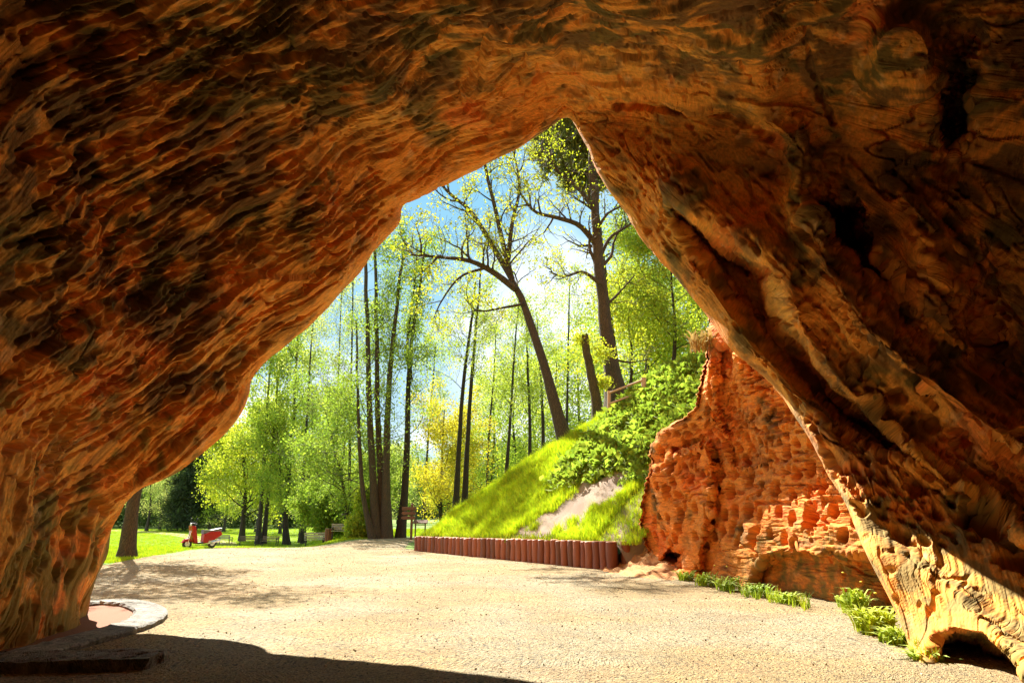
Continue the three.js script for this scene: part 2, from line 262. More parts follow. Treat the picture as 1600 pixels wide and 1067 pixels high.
function carve(pos, nor, n, grooves, pits, ax, relief) {
  const p = V(), out = new Float32Array(n);
  const cut = (cx, cy, cz, reach, fn) => { for (let i = 0; i < n; i++) { const x = pos[3 * i] - cx; if (x > reach || x < -reach) continue; const y = pos[3 * i + 1] - cy; if (y > reach || y < -reach) continue; const z = pos[3 * i + 2] - cz; if (z > reach || z < -reach) continue; p.set(pos[3 * i], pos[3 * i + 1], pos[3 * i + 2]); fn(i); } };
  for (const g of grooves) {
    const [pts, w, dep] = g, c = new THREE.Vector3(); pts.forEach((q) => c.add(q)); c.divideScalar(pts.length);
    const reach = Math.max(...pts.map((q) => q.distanceTo(c))) + w * 2;
    cut(c.x, c.y, c.z, reach, (i) => {
      let d = 1e9; for (let k = 0; k + 1 < pts.length; k++) d = Math.min(d, segDist(p, pts[k], pts[k + 1]));
      d += w * 0.5 * N3(p.x * 5, p.y * 5, p.z * 5); const t = 1 - smooth(w * 0.35, w * 1.1, d); if (t > 0) out[i] = Math.min(out[i], -dep * t * (0.7 + 0.5 * N3b(p.x * 2.5, p.y * 2.5, p.z * 2.5)));
    });
  }
  const dlt = V();
  for (const q of pits) cut(q.p.x, q.p.y, q.p.z, q.rad * q.st * 1.5, (i) => {
    const A = q.roof ? AX_ROOF : ax; dlt.copy(p).sub(q.p); const al = dlt.dot(A.a), pe = Math.sqrt(Math.max(0, dlt.lengthSq() - al * al));
    const e = Math.hypot(al / q.st, pe) / q.rad + 0.22 * N3(p.x * 6, p.y * 6, p.z * 6); out[i] = Math.min(out[i], -q.dep * (1 - smooth(0.3, 1.08, e)));
  });
  for (let i = 0; i < n; i++) relief[i] += out[i];
}
{
  const NU = 1280, NV = 440;
  const cs = catmull(LIP.map((l) => V(l[0], l[1], 0))), co = LIP.map((l) => V(l[2], l[3], 0));
  const pos = new Float32Array(NU * NV * 3), col = new Float32Array(NU * NV * 3), uv = new Float32Array(NU * NV * 2), pix = new Float32Array(NU * NV * 2);
  // spread ribs by the length of both ends
  const F = 3000, len = [0]; const at = (q) => { const f = q * (LIP.length - 1), i = Math.min(LIP.length - 2, Math.floor(f)); return [cs.getPoint(q), co[i].clone().lerp(co[i + 1], f - i)]; };
  let pr = at(0); for (let i = 1; i <= F; i++) { const c = at(i / F); len.push(len[i - 1] + c[0].distanceTo(pr[0]) + 0.25 * c[1].distanceTo(pr[1])); pr = c; }
  const ribs = []; for (let i = 0, k = 0; i < NU; i++) { const t = len[F] * i / (NU - 1); while (k < F - 1 && len[k + 1] < t) k++; ribs.push(at(Math.min(1, (k + (t - len[k]) / (len[k + 1] - len[k])) / F))); }
  for (let j = 0; j < NV; j++) for (let i = 0; i < NU; i++) {
    const s = Math.pow(j / (NV - 1), 1.12), [a, b] = ribs[i], x = lerp(a.x, b.x, s), y = lerp(a.y, b.y, s), k = j * NU + i;
    // the lip is rounded: the first centimetres turn away outwards
    const q = P(x, y, caveDepth(x, y) + 0.35 * Math.exp(-s * 140));
    pos.set([q.x, q.y, q.z], 3 * k); pix.set([x, y], 2 * k);
  }
  const idx = gridIndex(NU, NV);
  const base = geoFrom(pos.slice(), idx), nor = base.attributes.normal.array;
  const h = new Float32Array(NU * NV), p = V();
  for (let k = 0; k < NU * NV; k++) {
    p.set(pos[3 * k], pos[3 * k + 1], pos[3 * k + 2]);
    const x = pix[2 * k], y = pix[2 * k + 1], right = smooth(-20, 60, Math.min(y - 190 - 0.12 * (x - 900), (x - 860) * 0.8)), edge = 0.45 + 0.55 * smooth(0.0, 0.05, Math.floor(k / NU) / NV);
    let v = 0;
    if (right < 1) v += (1 - right) * relief(p, AX_ROOF, 1);
    if (right > 0) v += right * relief(p, AX_RIGHT, p.y < 1.6 && p.z > -9.9 ? 0.42 : 0.95);
    h[k] = v * edge;
  }
  const G3 = GROOVES.map(([pts, w, d]) => [pts.map(([x, y]) => onRock(x, y)), w, d]);
  carve(pos, nor, NU * NV, G3, PITS, AX_RIGHT, h);
  for (let k = 0; k < NU * NV; k++) {
    // outwards from the solid = towards the viewer's side of the sheet
    let nx = nor[3 * k], ny = nor[3 * k + 1], nz = nor[3 * k + 2];
    if (nx * -pos[3 * k] + ny * (EYE - pos[3 * k + 1]) + nz * -pos[3 * k + 2] < 0) { nx = -nx; ny = -ny; nz = -nz; }
    p.set(pos[3 * k], pos[3 * k + 1], pos[3 * k + 2]);
    pos[3 * k] += nx * h[k]; pos[3 * k + 1] += ny * h[k]; pos[3 * k + 2] += nz * h[k];
    const rw = smooth(-20, 60, Math.min(pix[2 * k + 1] - 190 - 0.12 * (pix[2 * k] - 900), (pix[2 * k] - 860) * 0.8)), A = rw > 0.5 ? AX_RIGHT : AX_ROOF;
    const inn = smooth(-0.25, 0.25, Math.min(p.y - 3.4, p.z + 9.9) * 0.5 + 1.1 * fbm(p.x * 0.8, p.y * 0.8, p.z * 0.8 + 33, 4));  // inner-cave mask for the algae and the shade painted along with it
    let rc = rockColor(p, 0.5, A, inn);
    if (p.x > 3 && p.y < 1.8) rc = mixC(rc, [0.24, 0.175, 0.05], 0.85 * smooth(-0.05, 0.2, fbm(p.x * 2, p.y * 2 + 50, p.z * 2, 4))); // grey-green lichen on the right foot
    if (p.x < -3 && p.y < 3) rc = mixC(rc, [0.17, 0.135, 0.02], 0.8 * smooth(0.0, 0.3, fbm(p.x * 1.5, p.y * 1.2, p.z * 1.5, 5) + 0.35 - 0.22 * p.y)); // moss on the damp left foot
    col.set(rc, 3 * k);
    uv[2 * k] = lerp(p.dot(AX_ROOF.a), p.dot(AX_RIGHT.a), rw) / 2.2; uv[2 * k + 1] = lerp(p.dot(AX_ROOF.b), p.dot(AX_RIGHT.b), rw) / 2.2;
  }
  struct('cave_vault', geoFrom(pos, idx, col, uv), rockMat, 'orange sandstone cave roof and walls framing the mouth', 'cave');
  // the cave goes on behind the viewpoint and closes
  const M = 160, R = 14, bp = [], bc = [], O = V(0.6, 0, 0);
  for (let j = 0; j < R; j++) for (let i = 0; i < M; i++) {
    const k = (NV - 1) * NU + Math.round(i / (M - 1) * (NU - 1)), f = j / (R - 1), sc = Math.sqrt(Math.max(0, 1 - f * f));
    const q = V(lerp(O.x, pos[3 * k], sc), pos[3 * k + 1] * lerp(1, sc, 0.9), lerp(pos[3 * k + 2], 7, f));
    if (j > 0) q.addScaledVector(V(N3(q.x, q.y, q.z), N3b(q.x, q.y, q.z), 0), 0.25);
    bp.push(q.x, q.y, q.z); bc.push(...rockColor(q, 0.5));
  }
  struct('cave_back', geoFrom(bp, gridIndex(M, R), bc, new Array(M * R * 2).fill(0).map((_, i) => i * 0.37)), rockMat, 'dark inner end of the sandstone cave', 'cave');
  // the cliff face outside the mouth
  const steps = [[0, 0], [0.22, 0.18], [0.6, 0.42], [1.3, 0.7], [2.6, 0.8], [5, 0.6], [9, 0.1], [15, -1]], cp = [], cc = [], S = 260;
  for (let j = 0; j < steps.length; j++) for (let i = 0; i < S; i++) {
    const c = Math.round(i / (S - 1) * (NU - 1)), c0 = Math.max(0, c - 6), c1 = Math.min(NU - 1, c + 6), tx = pos[3 * c1] - pos[3 * c0], ty = pos[3 * c1 + 1] - pos[3 * c0 + 1], L = Math.hypot(tx, ty) || 1;
    const f = i / (S - 1), dirA = Math.PI * (1.02 - 1.04 * f), bl = smooth(0, 0.5, j / steps.length);
    let ox = lerp(-ty / L, Math.cos(dirA), bl), oy = lerp(tx / L, Math.sin(dirA), bl); const ol = Math.hypot(ox, oy); ox /= ol; oy /= ol;
    const [w, b] = steps[j], q = V(pos[3 * c] + ox * w, pos[3 * c + 1] + oy * w, pos[3 * c + 2] - b + (j ? 0.15 * Math.min(1, w) * N3(i * 0.08, j * 0.9, 2) : 0));
    cp.push(q.x, q.y, q.z); cc.push(...rockColor(q, 0.4));
  }
  struct('cliff_face', geoFrom(cp, gridIndex(S, steps.length), cc, new Array(S * steps.length * 2).fill(0).map((_, i) => i * 0.37)), rockMat, 'outer sandstone cliff face around the cave mouth', 'cliff');
}

// ------------------------------------------------------------------ sunlit rock buttress outside on the right
{
  const XL = [[470, 1112], [520, 1106], [560, 1103], [600, 1093], [640, 1084], [655, 1066], [672, 1034], [690, 1020], [710, 1014], [740, 1013], [780, 1003], [820, 1000], [850, 1006], [880, 1016], [920, 1024], [1000, 1024]];
  const xl = (y) => { for (let i = 0; i + 1 < XL.length; i++) if (y <= XL[i + 1][0]) return lerp(XL[i][1], XL[i + 1][1], (y - XL[i][0]) / (XL[i + 1][0] - XL[i][0])); return 1024; };
  const xr = (y) => lerp(1230, 1560, (y - 470) / 530);
  const gd = groundD;
  const D = thinPlate([[1108, 500, 14.9], [1100, 570, 15.0], [1085, 640, 15.6], [1050, 665, 16.6], [1020, 690, 17.6], [1012, 740, 18.4], [1001, 800, 19.2], [1006, 850, 19.6], [1020, 890, gd(893)], [1024, 990, 19.4],
    [1110, 690, 16.2], [1070, 780, 17.4], [1075, 895, gd(900)], [1130, 800, 15.9], [1160, 915, gd(918)], [1150, 600, 14.0], [1230, 700, 13.5], [1240, 850, 13.2], [1250, 935, gd(940)], [1340, 958, gd(960)], [1330, 800, 11.9], [1420, 900, 11.0], [1250, 560, 12.8], [1560, 1000, 9.5], [1240, 480, 13.4]]);
  const HOLE = [[1030, 878], [1046, 858], [1068, 854], [1076, 872], [1068, 892], [1036, 900]];
  const BASE = [[1180, 880], [1200, 866], [1260, 862], [1340, 868], [1460, 880], [1460, 1100], [1180, 1100]];
  const STEP = [[985, 742], [1040, 716], [1072, 698], [1112, 690], [1122, 760], [1108, 840], [1090, 930], [985, 930]], COL = [[1118, 540], [1150, 540], [1190, 720], [1150, 730], [1122, 640]];
  const depth = (x, y) => {
    let d = D(x, y); const wob = 5 * N3(x * 0.03, y * 0.03, 8) + 3 * N3(x * 0.09, y * 0.09, 3);
    d -= 0.55 * smooth(-5, 9, insidePoly(STEP, x + wob, y + wob)) ; d += 0.4 * smooth(-3, 8, insidePoly(COL, x + wob, y + wob));
    d += 1.3 * smooth(-3, 14, insidePoly(HOLE, x + wob, y + wob)); d += 0.75 * smooth(-3, 12, insidePoly(BASE, x + wob, y + wob));
    return d;
  };
  const NU = 460, NV = 460, WR = 30, pos = new Float32Array(NU * NV * 3), col = new Float32Array(NU * NV * 3), uv = new Float32Array(NU * NV * 2);
  for (let j = 0; j < NV; j++) for (let i = 0; i < NU; i++) {
    const y = 470 + 520 * j / (NV - 1), k = j * NU + i; let q;
    const wobX = 3.5 * N3(y * 0.05, 2, 2) + 2 * N3(y * 0.15, 5, 2);
    if (i < WR) { const f = 1 - i / WR, x = xl(y) + wobX; q = P(x, y, depth(x, y)); q.x += 2.2 * f * f + 1.0 * f; q.z -= 2.6 * f; }
    else { const f = (i - WR) / (NU - 1 - WR), x = lerp(xl(y) + wobX, xr(y), f); q = P(x, y, depth(x, y) + 0.5 * Math.exp(-f * 38)); }
    pos.set([q.x, q.y, q.z], 3 * k);
  }
  const idx = gridIndex(NU, NV, true), nor = geoFrom(pos.slice(), idx).attributes.normal.array, h = new Float32Array(NU * NV), p = V();
  for (let k = 0; k < NU * NV; k++) { p.set(pos[3 * k], pos[3 * k + 1], pos[3 * k + 2]); h[k] = relief(p, AX_OUT, 0.7, 0.9); }
  const r = rng(31), gr = [], pits = [], pt = (x, y) => P(x, y, depth(x, y));
  const line = (pts, w, d) => gr.push([pts.map(([x, y]) => pt(x, y)), w, d]);
  line([[1118, 560], [1112, 610], [1130, 680], [1150, 720]], 0.09, 0.25); line([[1075, 690], [1100, 690], [1110, 640]], 0.06, 0.15); line([[1012, 740], [1080, 712], [1112, 700]], 0.06, 0.2); line([[1080, 770], [1150, 700]], 0.05, 0.15); line([[1060, 700], [1075, 790], [1060, 850]], 0.05, 0.18);
  // worn carved rows: courses and upright strokes, too weathered to read
  for (let row = 0; row < 11; row++) { const y = 560 + row * 22 + r() * 5; for (let s = 0; s < 4; s++) { const x = 1110 + r() * 190; line([[x, y], [x + 14 + r() * 30, y + 1 + r() * 3]], 0.035 + 0.02 * r(), 0.09 + 0.06 * r()); } }
  for (let i = 0; i < 260; i++) { const y = 540 + r() * 250, x0 = xl(y) + 18, x = x0 + r() * (xr(y) - x0 - 60), L = 5 + r() * 14; line(r() < 0.65 ? [[x, y], [x + 2 * (r() - 0.5), y + L]] : [[x, y], [x + L * 0.7, y + 2 * (r() - 0.5)]], 0.028 + 0.02 * r(), 0.07 + 0.08 * r()); }
  for (let i = 0; i < 1600 && pits.length < 175; i++) {
    const y = 640 + r() * 215, x = xl(y) + 14 + r() * (xr(y) - xl(y) - 60), q = pt(x, y), rad = (0.06 + 0.15 * r() * r()) * smooth(600, 780, y) + 0.05;
    if (pits.some((a) => a.p.distanceTo(q) < (a.rad + rad) * 1.35)) continue; pits.push({ p: q, rad, st: 1.35, dep: rad * (1.6 + 1.0 * r()) });
  }
  const UPR = axes(V(0, 1, 0), V(0.25, 0, 0.97)); carve(pos, nor, NU * NV, gr, pits, UPR, h);
  for (let k = 0; k < NU * NV; k++) {
    let nx = nor[3 * k], ny = nor[3 * k + 1], nz = nor[3 * k + 2]; if (k % NU >= WR && nx * -pos[3 * k] + ny * (EYE - pos[3 * k + 1]) + nz * -pos[3 * k + 2] < 0) { nx = -nx; ny = -ny; nz = -nz; }
    const e = 0.12 + 0.88 * smooth(WR - 4, WR + 16, k % NU); p.set(pos[3 * k], pos[3 * k + 1], pos[3 * k + 2]);
    pos[3 * k] += nx * h[k] * e; pos[3 * k + 1] += ny * h[k] * e; pos[3 * k + 2] += nz * h[k] * e;
    let c = rockColor(p, 0.25, AX_OUT).map((v, i) => v * [0.9, 0.68, 0.55][i]); // redder stone outside
    const moss = smooth(1.35, 0.7, p.y + 0.9 * fbm(p.x * 1.4, p.y * 1.4, p.z * 1.4, 4)) * smooth(15.5, 14.2, -p.z); // green moss on the damp foot
    c = mixC(c, [0.13, 0.12, 0.02], 0.75 * moss * smooth(-0.35, 0.3, fbm(p.x * 3, p.y * 3, p.z * 3 + 9, 3)));
    col.set(c, 3 * k); uv[2 * k] = p.dot(AX_OUT.a) / 2.2; uv[2 * k + 1] = p.y / 2.2;
  }
  struct('rock_buttress', geoFrom(pos, idx, col, uv), rockMat, 'sunlit pitted sandstone buttress outside the cave mouth', 'rock');
}
// ------------------------------------------------------------------ ground, gravel, bank
const LOG0 = V(-3.75, 0, -28.2), LOG1 = V(2.85, 0, -19.1), LDIR = LOG1.clone().sub(LOG0).normalize(), LNOR = V(-LDIR.z, 0, LDIR.x).multiplyScalar(-1); // LNOR points into the bank
if (LNOR.x < 0) LNOR.negate();
const bankAS = (x, z) => { const dx = x - LOG0.x, dz = z - LOG0.z; return [dx * LDIR.x + dz * LDIR.z, dx * LNOR.x + dz * LNOR.z]; };
const bankPoint = (a, s) => { const x = LOG0.x + LDIR.x * a + LNOR.x * s, z = LOG0.z + LDIR.z * a + LNOR.z * s; return V(x, bankY(a, s), z); };
function bankY(a, s) {
  const top = lerp(0.55, 0.72, clamp(a / 11)), H = a < 0 ? lerp(0.7, -0.6, smooth(0.1, -1.1, a)) : a < 3 ? lerp(0.7, 4.3, Math.pow(a / 3, 0.9)) : a < 7.5 ? lerp(4.3, 6.6, (a - 3) / 4.5) : lerp(6.6, 7.6, smooth(7.5, 14, a));
  const raw = top - 0.04 + 0.86 * Math.max(0, s - 0.12), bump = 0.10 * N3(a * 0.7, s * 0.7, 2) + 0.04 * N3(a * 2.1, s * 2.1, 6);
  const k = 0.5, soft = Math.min(raw, H) - Math.max(0, k - Math.abs(raw - H)) ** 2 / (4 * k);
  let y = soft + Math.max(0, s - 5) * 0.16 * smooth(1, 6, a) + bump * smooth(0.1, 1, s);
  return s < 0.12 ? Math.min(y, top - 0.04) : y;
}
const dip = (x, z) => -1.6 * smooth(28, 56, -z) * smooth(-0.22, -0.32, x / Math.max(1, -z)); // the meadow lies lower than the forecourt
const far2 = (px, py) => { const p = P(px, py, 2 * groundD(py)); p.y = dip(p.x, p.z); return p; };
const grassGround = new THREE.MeshStandardMaterial({ vertexColors: true, roughness: 1 });
{
  const g = new THREE.PlaneGeometry(700, 700, 320, 320); g.rotateX(-Math.PI / 2); const a = g.attributes.position, c = [];
  for (let i = 0; i < a.count; i++) {
    let x = a.getX(i), z = a.getZ(i); x = Math.sign(x) * 350 * Math.pow(Math.abs(x) / 350, 1.9); z = Math.sign(z) * 350 * Math.pow(Math.abs(z) / 350, 1.9);
    a.setXYZ(i, x, dip(x, z) - 0.004, z); const n = fbm(x * 0.15, z * 0.15, 4, 4); c.push(0.10 + 0.05 * n, 0.17 + 0.05 * n, 0.012 + 0.01 * n);
  }
  g.setAttribute('color', new THREE.Float32BufferAttribute(c, 3)); g.computeVertexNormals(); struct('ground', g, grassGround, 'bright green park meadow beyond the gravel', 'meadow');
}
const gravelMap = noiseTex(1024, (u, v) => { const s = 0.5 + 0.30 * tile(u, v, 150) + 0.34 * tile(u, v, 70, 9) + 0.20 * tile(u, v, 30, 4), w = tile(u, v, 52, 21), d = w > 0.34 ? 0.6 : 1, e = tile(u, v, 24, 31), k = 0.66 + 0.4 * s; return [0.90 * k * d, (0.86 + 0.04 * e) * k * d, (0.80 + 0.10 * e) * k * d]; }, true);
const gravelBump = noiseTex(1024, (u, v) => { const h = 0.5 + 0.3 * tile(u, v, 150, 2) + 0.35 * tile(u, v, 66, 3) + 0.2 * tile(u, v, 28, 6); return [h, h, h]; });
{
  // outline of the gravel forecourt on the ground
  const far = [[150, 884], [215, 872], [285, 862], [345, 853.5], [420, 852.5], [480, 850], [530, 846], [580, 842.5], [640, 840], [664, 839]].map(([x, y]) => G(x, y));
  const out = [V(-9, 0, 7), V(-9, 0, -6), V(-11, 0, -12), V(-14, 0, -20), ...far, V(-5.2, 0, -36), V(-4.6, 0, -30), LOG0.clone().addScaledVector(LNOR, 0.25), LOG1.clone().addScaledVector(LNOR, 0.25), V(6, 0, -20.5), V(9, 0, -12), V(10, 0, 7)];
  const shape = new THREE.Shape(out.map((p) => new THREE.Vector2(p.x, -p.z)));
  // fine grid kept inside the outline
  const poly = out.map((p) => [p.x, p.z]), NX = 220, NZ = 420, pos = [], col = [], uv = [], idx = [], id = new Int32Array(NX * NZ).fill(-1);
  const zOf = (j) => 7 - 58 * Math.pow(j / (NZ - 1), 1.5), xOf = (i, z) => lerp(-22, 11, i / (NX - 1));
  for (let j = 0; j < NZ; j++) for (let i = 0; i < NX; i++) {
    const z = zOf(j), x = xOf(i, z); let e = insidePoly(poly, x, z) + 0.22 * N3(x * 1.1, 0, z * 1.1) + 0.1 * N3(x * 3, 5, z * 3);
    if (e < -0.4) continue; id[j * NX + i] = pos.length / 3;
    const edge = smooth(-0.3, 0.25, e), y = lerp(-0.05, 0.018, edge) + 0.012 * fbm(x * 0.8, 2, z * 0.8, 3) + 0.006 * N3(x * 4, 1, z * 4) + dip(x, z);
    pos.push(x, y, z); uv.push(x / 2.6 + 0.15 * N3(x * 0.2, 1, z * 0.2), z / 2.6);
    // patches of sand and of paler crushed stone, damp brown litter
    const wash = smooth(-0.15, 0.35, fbm(x * 0.22, 3, z * 0.22, 4)), n = fbm(x * 0.6, 7, z * 0.6, 4), lit = smooth(0.1, 0.5, fbm(x * 0.35, 17, z * 0.7, 4));
    let c = mixC([0.44, 0.345, 0.18], [0.44, 0.39, 0.27], wash); c = mixC(c, [0.42, 0.28, 0.14], 0.4 * lit); const k = 1 + 0.22 * n + 0.1 * N3(x * 2.6, 4, z * 2.6); col.push(c[0] * k, c[1] * k, c[2] * k);
  }
  for (let j = 0; j < NZ - 1; j++) for (let i = 0; i < NX - 1; i++) { const a = id[j * NX + i], b = id[j * NX + i + 1], c = id[(j + 1) * NX + i], d = id[(j + 1) * NX + i + 1]; if (a < 0 || b < 0 || c < 0 || d < 0) continue; idx.push(a, b, c, b, d, c); }
  struct('gravel_path', geoFrom(pos, idx, col, uv), new THREE.MeshStandardMaterial({ vertexColors: true, map: gravelMap, bumpMap: gravelBump, bumpScale: 0.035, roughness: 0.97, side: THREE.DoubleSide }), 'sandy gravel forecourt leading out of the cave', 'path');
  const r = rng(9), n = 9000, geo = new THREE.IcosahedronGeometry(1, 0), im = new THREE.InstancedMesh(geo, std(1, 1, 1, 0.95), n), m = new THREE.Matrix4(), q = new THREE.Quaternion();
  for (let i = 0; i < n; i++) {
    let x, z; do { z = -5 - 26 * r() ** 1.7; x = lerp(-16, 7, r()); } while (insidePoly(poly, x, z) < 0.3);
    const s = (0.003 + 0.009 * r() ** 4) * (1 - z / 30); q.setFromEuler(new THREE.Euler(r() * 6, r() * 6, r() * 6));
    m.compose(V(x, 0.021, z), q, V(s * (0.8 + r()), s * 0.7, s)); im.setMatrixAt(i, m); const k = 0.6 + 0.8 * r(); im.setColorAt(i, new THREE.Color().setRGB(0.5 * k, 0.4 * k, 0.24 * k));
  }
  im.name = 'loose_pebbles'; im.castShadow = im.receiveShadow = true; scene.add(im); tag(im, 'small loose pebbles strewn over the gravel', 'pebbles', null, 'stuff');
}
// pale footpaths crossing the meadow
function ribbon(name, pts, w, y, mat, label) {
  const c = catmull(pts), n = 60, pos = [], uv = [], idx = gridIndex(2, n + 1, true);
  for (let i = 0; i <= n; i++) { const p = c.getPoint(i / n), t = c.getTangent(i / n), e = w * (1 + 0.15 * N3(i * 0.3, 1, 1)); const xa = p.x - t.z * e, za = p.z + t.x * e, xb = p.x + t.z * e, zb = p.z - t.x * e; pos.push(xa, y + dip(xa, za), za, xb, y + dip(xb, zb), zb); uv.push(0, i * 0.4, w * 1.2, i * 0.4); }
  return struct(name, geoFrom(pos, idx, null, uv), mat, label, 'path');
}
const pathMat = new THREE.MeshStandardMaterial({ color: new THREE.Color().setRGB(0.5, 0.42, 0.3), map: gravelMap, roughness: 1, side: THREE.DoubleSide });
ribbon('footpath', [far2(60, 828), far2(170, 829), far2(240, 832), far2(292, 838), far2(330, 845), far2(348, 850), G(350, 853.5)], 1.3, 0.03, pathMat, 'pale footpath winding across the left meadow past the scooter');

const bareMask = (a, s) => { // the worn sandy track down the bank
  const t = clamp((s - 0.2) / 4.2), ac = lerp(7.3, 10.6, t); return smooth(0.75, 0.35, Math.abs(a - ac) / lerp(2.6, 1.5, t) + 0.35 * N3(a * 1.3, s * 1.3, 8)) * smooth(3.3, 2.4, s);
};
{
  const NA = 190, NS = 150, pos = [], col = [], uv = [];
  for (let j = 0; j < NS; j++) for (let i = 0; i < NA; i++) {
    const a = -3.6 + 29 * i / (NA - 1), s = 0.05 + 34 * Math.pow(j / (NS - 1), 1.8), p = bankPoint(a, s); if (a > 11.1 && s < 1.6) p.y = lerp(p.y, -0.2, smooth(11.1, 12, a));
    const b = Math.max(bareMask(a, s), smooth(10.2, 10.8, a) * smooth(3.2, 1.8, s)), n = fbm(a * 0.8, s * 0.8, 3, 4); pos.push(p.x, p.y, p.z); uv.push(a, s);
    col.push(...mixC([0.085 + 0.04 * n, 0.13 + 0.04 * n, 0.012], [0.27 + 0.1 * n, 0.21 + 0.08 * n, 0.16 + 0.05 * n], b));
  }
  struct('grass_bank', geoFrom(pos, gridIndex(NA, NS), col, uv), new THREE.MeshStandardMaterial({ vertexColors: true, roughness: 1, side: THREE.DoubleSide, bumpMap: grainBump, bumpScale: 0.03 }), 'steep grassy bank rising behind the log wall', 'bank');
}
{ // orange sand spilled between the log wall and the buttress
  const c = G(1000, 896), R = 26, pos = [], col = [], uv = [], n = 48;
  for (let j = 0; j <= R; j++) for (let i = 0; i <= n; i++) {
    const f = j / R, th = i / n * 2 * Math.PI, x = c.x + 0.55 + Math.cos(th) * f * 1.75, z = c.z - 0.8 + Math.sin(th) * f * 3.1;
    const y = 0.6 * Math.pow(Math.max(0, 1 - f), 1.5) - 0.04 + (0.07 * N3(x * 2.3, 0, z * 2.3) + 0.05 * N3(x * 6, 3, z * 6)) * smooth(1, 0.8, f) + smooth(-18.5, -21, z) * 0.5 * (1 - f); pos.push(x, y, z); uv.push(x, z); const k = 1 + 0.25 * N3(x * 5, 9, z * 5); col.push(0.42 * k, 0.2 * k, 0.07 * k);
  }
  struct('sand_mound', geoFrom(pos, gridIndex(n + 1, R + 1, true), col, uv), rockMat, 'orange sand spilled beside the end of the log wall', 'sand');
}
// ------------------------------------------------------------------ log retaining wall
{
  const r = rng(21), L = LOG0.distanceTo(LOG1), barkMats = [[0.20, 0.052, 0.024], [0.16, 0.042, 0.02], [0.24, 0.07, 0.032], [0.13, 0.042, 0.022]].map(([a, b, c]) => std(a, b, c, 0.55, { bumpMap: noiseTex(128, (u, v) => { const h = 0.5 + 0.4 * tile(u, v, 7, a * 50); return [h, h, h]; }), bumpScale: 0.01 })), cut = std(0.5, 0.27, 0.15, 0.8);
  const wall = thing('log_retaining_wall', 'low wall of upright red-brown logs holding the grassy bank', 'retaining wall', LOG0.clone());
  let s = 0, k = 0;
  while (s < L + 0.05) {
    const rad = lerp(0.125, 0.155, r()) * (s > L - 0.4 ? 1.15 : 1), h = lerp(0.56, 0.76, s / L) + 0.03 * (r() - 0.5);
    const pts = []; for (let i = 0; i <= 6; i++) pts.push(new THREE.Vector2(rad * (1 + 0.05 * Math.sin(i * 1.3 + k) - 0.02 * i / 6), -0.2 + (h + 0.18) * i / 6)); pts.push(new THREE.Vector2(rad * 0.9, h), new THREE.Vector2(0, h + 0.005));
    const g = new THREE.LatheGeometry(pts, 14), lg = mesh('log', g, barkMats[Math.floor(r() * 4)], wall);
    lg.position.set(LDIR.x * s + (r() - 0.5) * 0.03 - LNOR.x * 0.05, 0, LDIR.z * s + (r() - 0.5) * 0.03 - LNOR.z * 0.05); lg.rotation.set((r() - 0.5) * 0.05, r() * 6, (r() - 0.5) * 0.05);
    const cap = mesh('cut_end', new THREE.CylinderGeometry(rad * 0.88, rad * 0.9, 0.012, 14), cut, lg); cap.position.y = h + 0.006; s += rad * 1.98; k++;
  }
  for (let i = 0; i < 6; i++) { const rad = 0.14, lg = mesh('log', new THREE.CylinderGeometry(rad * 0.95, rad, 1.0, 14), barkMats[i % 4], wall), o = LOG1.clone().sub(LOG0).addScaledVector(LNOR, 0.28 * (i + 1)).addScaledVector(LDIR, 0.06); lg.position.set(o.x, 0.27, o.z); }
}
// ------------------------------------------------------------------ trees
class Wood { // collects tapered tubes
  constructor() { this.p = []; this.i = []; this.u = []; }
  tube(pts, radii, sides) {
    const n = pts.length, base = this.p.length / 3, t = V(), nrm = V(), bin = V(); let ref = V(0.3, 0.1, 0.95);
    let len = 0;
    for (let k = 0; k < n; k++) {
      t.copy(pts[Math.min(n - 1, k + 1)]).sub(pts[Math.max(0, k - 1)]).normalize(); nrm.copy(ref).addScaledVector(t, -ref.dot(t)); if (nrm.lengthSq() < 1e-4) nrm.set(t.y, t.z, t.x); nrm.normalize(); bin.crossVectors(t, nrm); ref = nrm.clone();
      if (k) len += pts[k].distanceTo(pts[k - 1]);
      for (let s = 0; s <= sides; s++) { const a = s / sides * 2 * Math.PI, c = Math.cos(a) * radii[k], d = Math.sin(a) * radii[k]; this.p.push(pts[k].x + nrm.x * c + bin.x * d, pts[k].y + nrm.y * c + bin.y * d, pts[k].z + nrm.z * c + bin.z * d); this.u.push(s / sides * Math.max(1, Math.round(radii[k] * 14)), len * 1.6); }
    }
    for (let k = 0; k < n - 1; k++) for (let s = 0; s < sides; s++) { const a = base + k * (sides + 1) + s, b = a + 1, c = a + sides + 1, d = c + 1; this.i.push(a, b, c, b, d, c); }
  }
  geo() { return geoFrom(this.p, this.i, null, this.u); }
}
const barkBump = noiseTex(256, (u, v) => { const h = 0.5 + 0.35 * tile(u, v * 0.25, 26) + 0.3 * tile(u, v, 40, 8); return [h, h, h]; });
const barkTone = noiseTex(256, (u, v) => { const h = 0.72 + 0.35 * tile(u, v * 0.3, 18, 2) + 0.2 * tile(u, v, 40, 12); return [h, h, h]; }, true);
const bark = (r, g, b) => std(r, g, b, 0.95, { map: barkTone, bumpMap: barkBump, bumpScale: 0.05 });
const BARK = { dark: bark(0.085, 0.062, 0.042), brown: bark(0.15, 0.105, 0.062), grey: bark(0.12, 0.098, 0.07), mossy: bark(0.14, 0.12, 0.045), twig: std(0.07, 0.055, 0.035, 0.95) };
const leafMat = new THREE.MeshPhysicalMaterial({ color: 0xffffff, roughness: 0.95, side: THREE.DoubleSide, transmission: 0.58, thickness: 0, specularIntensity: 0.3 });
